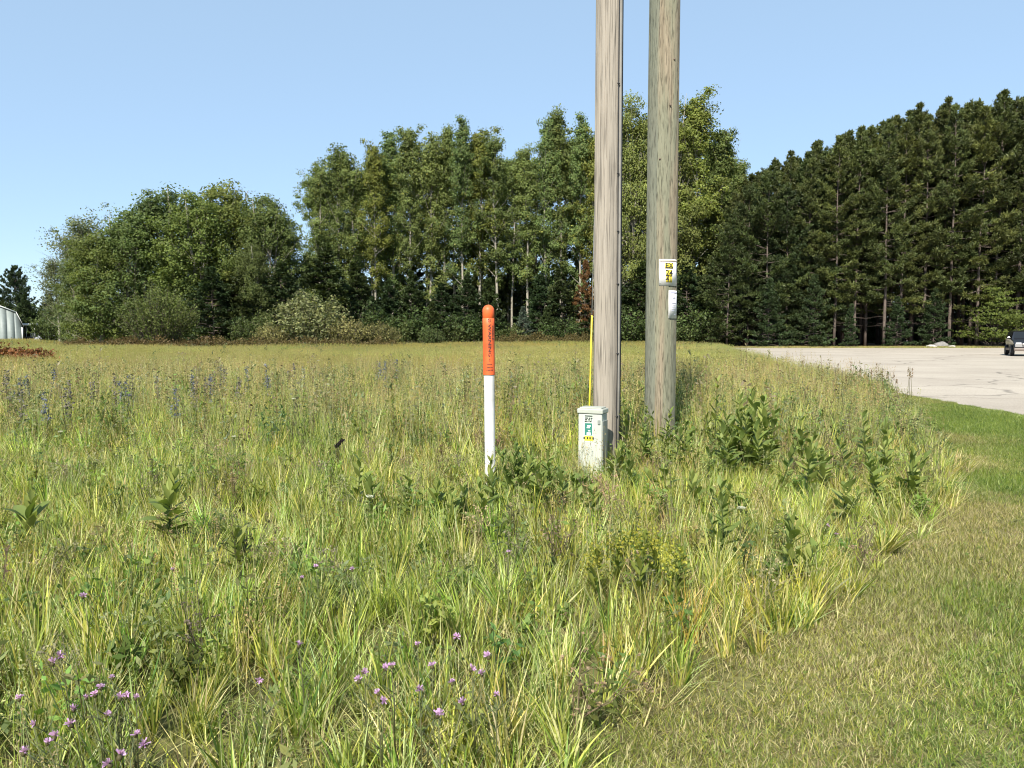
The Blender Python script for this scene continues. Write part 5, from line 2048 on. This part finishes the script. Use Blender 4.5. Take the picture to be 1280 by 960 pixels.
near_geos = [near_tuft(101, PAL_GREEN, 30), near_tuft(102, PAL_GREEN, 28, .035, (.16, .38), lean=(.0, .3)), near_tuft(103, PAL_GREEN, 32, .06, (.12, .30), lean=(.1, .6)), near_tuft(104, PAL_DRY, 30, .06, (.14, .36), (.003, .007)),
             near_tuft(105, PAL_GREEN, 22, .03, (.18, .42), (.007, .014), (.0, .36), (.0, .5)), near_tuft(106, PAL_DRY, 26, .08, (.12, .34), (.003, .006), (.1, .8)),
             stalks(111), stalks(112, 7, .15, (.35, .6)), stalks(113, 8, .1, (.4, .7), (.30, .22, .13)),
             thatch(121), thatch(122), thatch(123),
             forb(131, (.115, .16, .06), .3), forb(132, (.15, .165, .085), .36, 50, .022), forb(133, (.095, .14, .04), .28, 48, .034),
             dry_forb(134), dry_forb(135, .42, (.20, .165, .12)), forb(136, (.17, .20, .06), .34, 60, .03)]


def tuft_layout(x, y, r, kinds, hscale=1.0, wscale=1.0, edge_fn=True):
    n = len(x)
    p = np.array([k[1] for k in kinds], float)
    pick = np.array([k[0] for k in kinds])
    idx = pick[r.choice(len(pick), n, p=p / p.sum())]
    if edge_fn:         # near the mown edge the grass is lower; drifts of taller growth elsewhere
        edge = np.clip(.6 + (lawn_x(y) - x) / .5, .6, 1)
        h = (.64 + .5 * vnoise(x, y, 1.7, 9)) * edge * hscale
        h *= 1 - .45 * np.exp(-(((x - bx) / .45) ** 2 + ((y - by + .45) / .5) ** 2))
        lean_az = (vnoise(x, y, 2.5, 13) - .5)
    else:
        h = np.full(n, hscale)
        lean_az = np.zeros(n)
    rot = np.stack([r.normal(size=n) * .10, r.normal(size=n) * .10 - .10 + lean_az * .25, r.random(n) * 6.283], -1)
    s = r.uniform(.8, 1.2, n)
    flat = (idx >= 9) & (idx <= 11)
    sc = np.stack([s * wscale, s * wscale, np.where(flat, 1.0, s * h)], -1)
    return np.stack([x, y, np.zeros(n)], -1), idx, rot, sc


K_NEAR = [(0, 4), (1, 4), (2, 4), (3, 3), (4, 4), (5, 3), (6, .5), (7, .5), (8, .3), (9, 2.8), (10, 2.8), (11, 2.8), (12, .8), (13, .8), (14, .8), (15, .3), (16, .4), (17, .9)]
K_MID = [(0, 3), (1, 3), (2, 3), (3, 4), (4, 2), (5, 4), (6, 2), (7, 2), (8, 1.6), (9, 1.0), (10, 1.0), (12, 1.3), (13, 1.3), (14, 1.3), (15, .2), (16, .4), (17, 1.0)]
ND = 104
x, y, r = sample(1.7, 9.5, lambda x, y: ND * (.22 + 1.38 * (.55 * vnoise(x, y, 1.1, 7) + .45 * vnoise(x, y, .33, 8))), ND * 1.6, True, 201, .6)
ng_ = bake(near_geos, *tuft_layout(x, y, r, K_NEAR), tint_of(x, y, r) * 1.2)
tag(link('near_meadow_grass', ng_.mesh('near_meadow_grass', M_grass_near, True)), 'tall yellow-green meadow grass in the near field with dry thatch between', 'grass', kind='stuff')

mid_geos = [near_tuft(171, PAL_GREEN, 16, .06, (.16, .40), (.007, .013)), near_tuft(172, PAL_GREEN, 14, .05, (.16, .44), (.007, .013), (.0, .3)), near_tuft(173, PAL_GREEN, 16, .08, (.12, .34), (.007, .014), (.1, .5)), near_tuft(174, PAL_DRY, 16, .07, (.14, .42), (.005, .010)),
            near_tuft(175, PAL_GREEN, 12, .05, (.2, .44), (.009, .016), (.0, .32), (.0, .6)), near_tuft(176, PAL_DRY, 16, .09, (.12, .40), (.005, .010), (.1, .7)),
            stalks(181, 6, nh=12, size=.009), stalks(182, 6, .15, (.4, .65), nh=12, size=.009), stalks(183, 7, .12, (.45, .75), (.31, .26, .15), nh=12, size=.009),
            thatch(121), thatch(122), thatch(123), forb(191, (.115, .16, .06), .42, 30), forb(192, (.15, .165, .09), .5, 34, .026), forb(193, (.095, .14, .045), .4, 30, .036),
            dry_forb(194, .55, (.22, .18, .11)), dry_forb(195, .5, (.30, .26, .16)), forb(196, (.13, .165, .095), .55, 36, .03)]
MR = .6
patches = []
for k in range(8):
    r = np.random.default_rng(400 + k)
    n = 48
    a = r.random(n) * 6.283
    rr = np.sqrt(r.random(n)) * MR
    L_ = tuft_layout(np.cos(a) * rr, np.sin(a) * rr, r, K_MID, 1.0, 1.1, False)
    L_[3][:, 2] *= np.where((L_[1] >= 9) & (L_[1] <= 11), 1, .6 + .85 * r.random(n))
    patches.append(bake(mid_geos, *L_, np.ones((n, 3)) * (1 + .24 * r.normal(size=(n, 1))).clip(.5, 1.6) * (1 + .09 * r.normal(size=(n, 3)))))
mid_coll = proto_collection('meadow_patch', patches, M_grass)


def tile_points(y0, y1, step, r, inset, tall=True, margin=1.5, back=None):
    """a jittered hexagonal grid of patch centres over the visible field"""
    out = []
    row = 0
    yy_ = y0
    while yy_ < y1:
        xm = .70 * yy_ + margin
        xs_ = np.arange(-xm, xm, step) + (row % 2) * step / 2
        out.append(np.stack([xs_ + r.uniform(-.25, .25, len(xs_)) * step, np.full(len(xs_), yy_) + r.uniform(-.25, .25, len(xs_)) * step], -1))
        yy_ += step * .87
        row += 1
    p = np.concatenate(out)
    x, y = p[:, 0], p[:, 1]
    k = x < lawn_x(y) - inset
    return x[k], y[k]


def place_patches(name, x, y, r, coll, ncoll, hs, tint, label, z=0.0, tilt=.03, smin=.85, smax=1.15):
    n = len(x)
    s = r.uniform(smin, smax, n)
    return scatter(name, np.stack([x, y, np.full(n, z)], -1), r.integers(0, ncoll, n), np.stack([r.normal(size=n) * tilt, r.normal(size=n) * tilt, r.random(n) * 6.283], -1),
                   np.stack([s, s, s * hs], -1), tint, coll, label, 'grass')


r = np.random.default_rng(202)
x, y = tile_points(10.0, 24.5, .82, r, .75)
k = (np.hypot(x - P2[0], y - P2[1]) > .5)
x, y = x[k], y[k]
place_patches('middle_meadow_grass', x, y, r, mid_coll, 8, .75 + .5 * vnoise(x, y, 1.9, 9), tint_of(x, y, r, .1) * 1.08, 'meadow grass with straw seed heads around and beyond the poles')
# single tufts where the patches would spill: along the mown edge, the road and round the thick pole
x, y, r = sample(9.5, 25, lambda x, y: 52 * ((x > lawn_x(y) - 1.35) | (np.hypot(x - P2[0], y - P2[1]) < .75)), 52, True, 212)
eg = bake(mid_geos, *tuft_layout(x, y, r, K_MID, 1.05, 1.15), tint_of(x, y, r) * np.array([.92, 1.0, .95]))
tag(link('edge_meadow_grass', eg.mesh('edge_meadow_grass', M_grass_near, True)), 'tall green grass bordering the mown strip and the road bend', 'grass', kind='stuff')
FR = 1.7
far_geos = [far_patch(141 + k, 2600, (.010, .02), (.22, .52), 800, .4 + .2 * k, FR) for k in range(4)]
far_coll = proto_collection('field_patch', far_geos, M_grass)
r = np.random.default_rng(203)
x, y = tile_points(25.5, 52, 2.35, r, 1.6, margin=3)
place_patches('far_meadow_grass', x, y, r, far_coll, 4, .65 + .5 * vnoise(x, y, 3, 21), tint_of(x, y, r, .12) * np.array([.96, .99, .86]), 'straw coloured grass in the far half of the field', tilt=0)
wd_coll = proto_collection('tall_weed', [dry_forb(501, .7, (.26, .215, .13), 7), forb(502, (.12, .16, .08), .7, 60, .045), forb(503, (.155, .165, .12), .75, 60, .04), forb(504, (.12, .15, .085), .8, 60, .04)], M_grass)
x, y, r = sample(11, 92, lambda x, y: .9 * np.clip(vnoise(x, y, 4, 41) * 2.2 - .5, 0, 1) * np.clip(1.25 - x / (.6 * y), .35, 1) * (x < lawn_x(y) - .5), .9, True, 233, 2)
k = ~((x > 18) & (y > 70))
x, y = x[k], y[k]
place_patches('tall_weeds', x, y, r, wd_coll, 4, r.uniform(.6, 1.15, len(x)), tint_of(x, y, r, .2), 'grey-green and brown weeds standing above the grass across the field', tilt=.08)
strip_geos = [far_patch(147 + k, 110, (.010, .02), (.25, .55), 26, .4, .55) for k in range(3)]
strip_coll = proto_collection('strip_patch', strip_geos, M_grass)
x, y, r = sample(24, 76, lambda x, y: 3.6 * (x > lawn_x(y) - 2.3) * (x < lawn_x(y) - .35), 3.6, True, 213, 3)
place_patches('road_edge_grass', x, y, r, strip_coll, 3, .62 + .3 * vnoise(x, y, 5, 21), tint_of(x, y, r, .08) * np.array([.9, 1.0, .95]), 'tall green grass in a strip along the far road edge', tilt=0)
BR = 3.2
back_geos = [far_patch(151 + k, 1700, (.02, .04), (.22, .55), 700, .8 + .3 * k, BR) for k in range(3)]
back_coll = proto_collection('back_patch', back_geos, M_grass)
r = np.random.default_rng(204)
x, y = tile_points(53, 106, 4.4, r, 2.6, margin=4)
k = ~((x > 20) & (y > 73))
x, y = x[k], y[k]
place_patches('field_edge_grass', x, y, r, back_coll, 3, .55 + .4 * vnoise(x, y, 7, 22), tint_of(x, y, r, .12) * np.array([.99, .98, .80]), 'golden grass at the back of the field along the trees', tilt=0)

# the mown strip ---------------------------------------------------------------
PAL_LAWN = [(3.4, GRN), (3.4, YGR), (3.6, STR), (1.4, BRN)]
PAL_LDRY = [(2, GRN), (2.4, YGR), (5, STR), (2, BRN)]
PAL_LGRN = [(4, GRN), (4, YGR), (1.6, STR), (1.5, DGR)]


def big_lawn(seed, pal, Rb=.55, n=5400, L=(.022, .062), extra=0):
    g_ = lawn_patch(seed, n, Rb, L, pal)
    r = np.random.default_rng(seed + 1000)
    for q in range(extra):          # rosettes of clover and plantain, longer stray blades
        f_ = forb(int(seed * 10 + q), (.14, .19, .055), .04, 20, .014) if q % 2 else near_tuft(int(seed * 10 + q), PAL_GREEN, 10, .02, (.05, .15), (.003, .006), (.2, .9))
        a, d_ = r.random() * 6.283, math.sqrt(r.random()) * Rb * .9
        for V_, C_ in zip(f_.V, f_.C):
            pass
        V_ = np.concatenate(f_.V) + np.array([math.cos(a) * d_, math.sin(a) * d_, 0])
        g_.add(V_, np.concatenate(f_.Q), None, np.concatenate(f_.C))
    return g_


lawn_geos = [big_lawn(161, PAL_LAWN, extra=2), big_lawn(162, PAL_LAWN, extra=3), big_lawn(163, PAL_LDRY, L=(.018, .055), extra=1), big_lawn(164, PAL_LDRY, extra=2), big_lawn(165, PAL_LGRN, L=(.025, .08), extra=10), big_lawn(166, PAL_LGRN, L=(.025, .075), extra=8)]
lawn_coll = proto_collection('lawn_patch', lawn_geos, M_grass)
small_geos = [lawn_patch(167, 700, .17, (.02, .07), PAL_LAWN), lawn_patch(168, 700, .17, (.02, .07), PAL_LGRN)]
small_coll = proto_collection('lawn_tuft', small_geos, M_grass)


def lawn_tint(x, y, r):
    grn = vnoise(x, y, 1.5, 31) * .6 + vnoise(x, y, .6, 32) * .4 - .06 + .38 * np.clip((x - lawn_x(y) - .3) / 1.2, 0, 1) + .1 * np.clip((y - 9) / 5, 0, 1)
    t = (np.array([1.0, .96, .96]) + (np.array([.70, .88, .68]) - np.array([1.0, .96, .96])) * np.clip((grn - .35) / .35, 0, 1)[:, None]) * (1 + .11 * r.normal(size=(len(x), 1)))
    return grn, t


r = np.random.default_rng(205)
gx, gy = np.meshgrid(np.arange(-1, 16, .62), np.arange(1.6, 20.4, .54))
x = gx.ravel() + (np.arange(gx.size) // gx.shape[1] % 2) * .31 + r.uniform(-.16, .16, gx.size)
y = gy.ravel() + r.uniform(-.16, .16, gx.size)
k = (x > lawn_x(y) - .25) & (x < road_x(y) - .5) & (np.abs(x) < .70 * y + 2.5)
x, y = x[k], y[k]
n = len(x)
grn, tt = lawn_tint(x, y, r)
idx = np.where(grn + r.normal(size=n) * .06 > .64, r.integers(4, 6, n), np.where(grn > .48, r.integers(0, 2, n), r.integers(1, 4, n)))
s = r.uniform(.9, 1.15, n)
scatter('lawn_grass', np.stack([x, y, x * 0 + .004], -1), idx, np.stack([x * 0, x * 0, r.random(n) * 6.283], -1), np.stack([s, s, s * (.7 + .5 * vnoise(x, y, .8, 33))], -1), tt, lawn_coll,
        'short mown grass, half green half dry, along the tall grass edge', 'grass')
x, y, r = sample(6, 20.4, lambda x, y: 26 * (x > road_x(y) - .62) * (x < road_x(y) - .12), 26, False, 215, 3)
n = len(x)
grn, tt = lawn_tint(x, y, r)
s = r.uniform(.8, 1.2, n)
scatter('roadside_grass', np.stack([x, y, x * 0 + .004], -1), r.integers(0, 2, n), np.stack([x * 0, x * 0, r.random(n) * 6.283], -1), np.stack([s, s, s], -1), tt, small_coll,
        'ragged short grass creeping over the pavement edge', 'grass')
# short growth on the verge before the pines
r = np.random.default_rng(206)
n = 90
x = np.linspace(24, 68, n)
y = r.uniform(78.2, 79.8, n)
s = r.uniform(.35, .5, n)
scatter('verge_grass', np.stack([x, y, x * 0 + .004], -1), r.integers(0, 3, n), np.stack([x * 0, x * 0, r.random(n) * 6.283], -1), np.stack([s, s, s * .5], -1), tint_of(x, y, r, .1), back_coll, 'low dry grass on the verge before the pines', 'grass')

# the wood going on behind the stand and the aspens, read only as dark depth between the trunks
fc = bpy.data.collections.new('wood_tree')
for k, key in enumerate(('edge_pine0', 'young_pine0', 'young_pine1')):
    for m in PROTO[key]:
        pass
    fc.objects.link(bpy.data.objects.new('wood_tree_%d' % k, PROTO[key][1]))
n = len(FW)
r = np.random.default_rng(302)
ii = r.integers(0, 3, n)
hh = np.where(FW[:, 0] < -40, r.uniform(6, 8.5, n), r.uniform(9, 13, n))
s0 = hh / np.where(ii == 0, 20, 9)
ww = np.where(ii == 0, 1.25, 1.05)
scatter('far_woods', np.stack([FW[:, 0], FW[:, 1], np.zeros(n)], -1), ii, np.stack([np.zeros(n), np.zeros(n), r.random(n) * 6.283], -1), np.stack([s0 * ww, s0 * ww, s0], -1), np.ones((n, 3)), fc,
        'dark mass of woods behind the aspens and pines', 'woods')
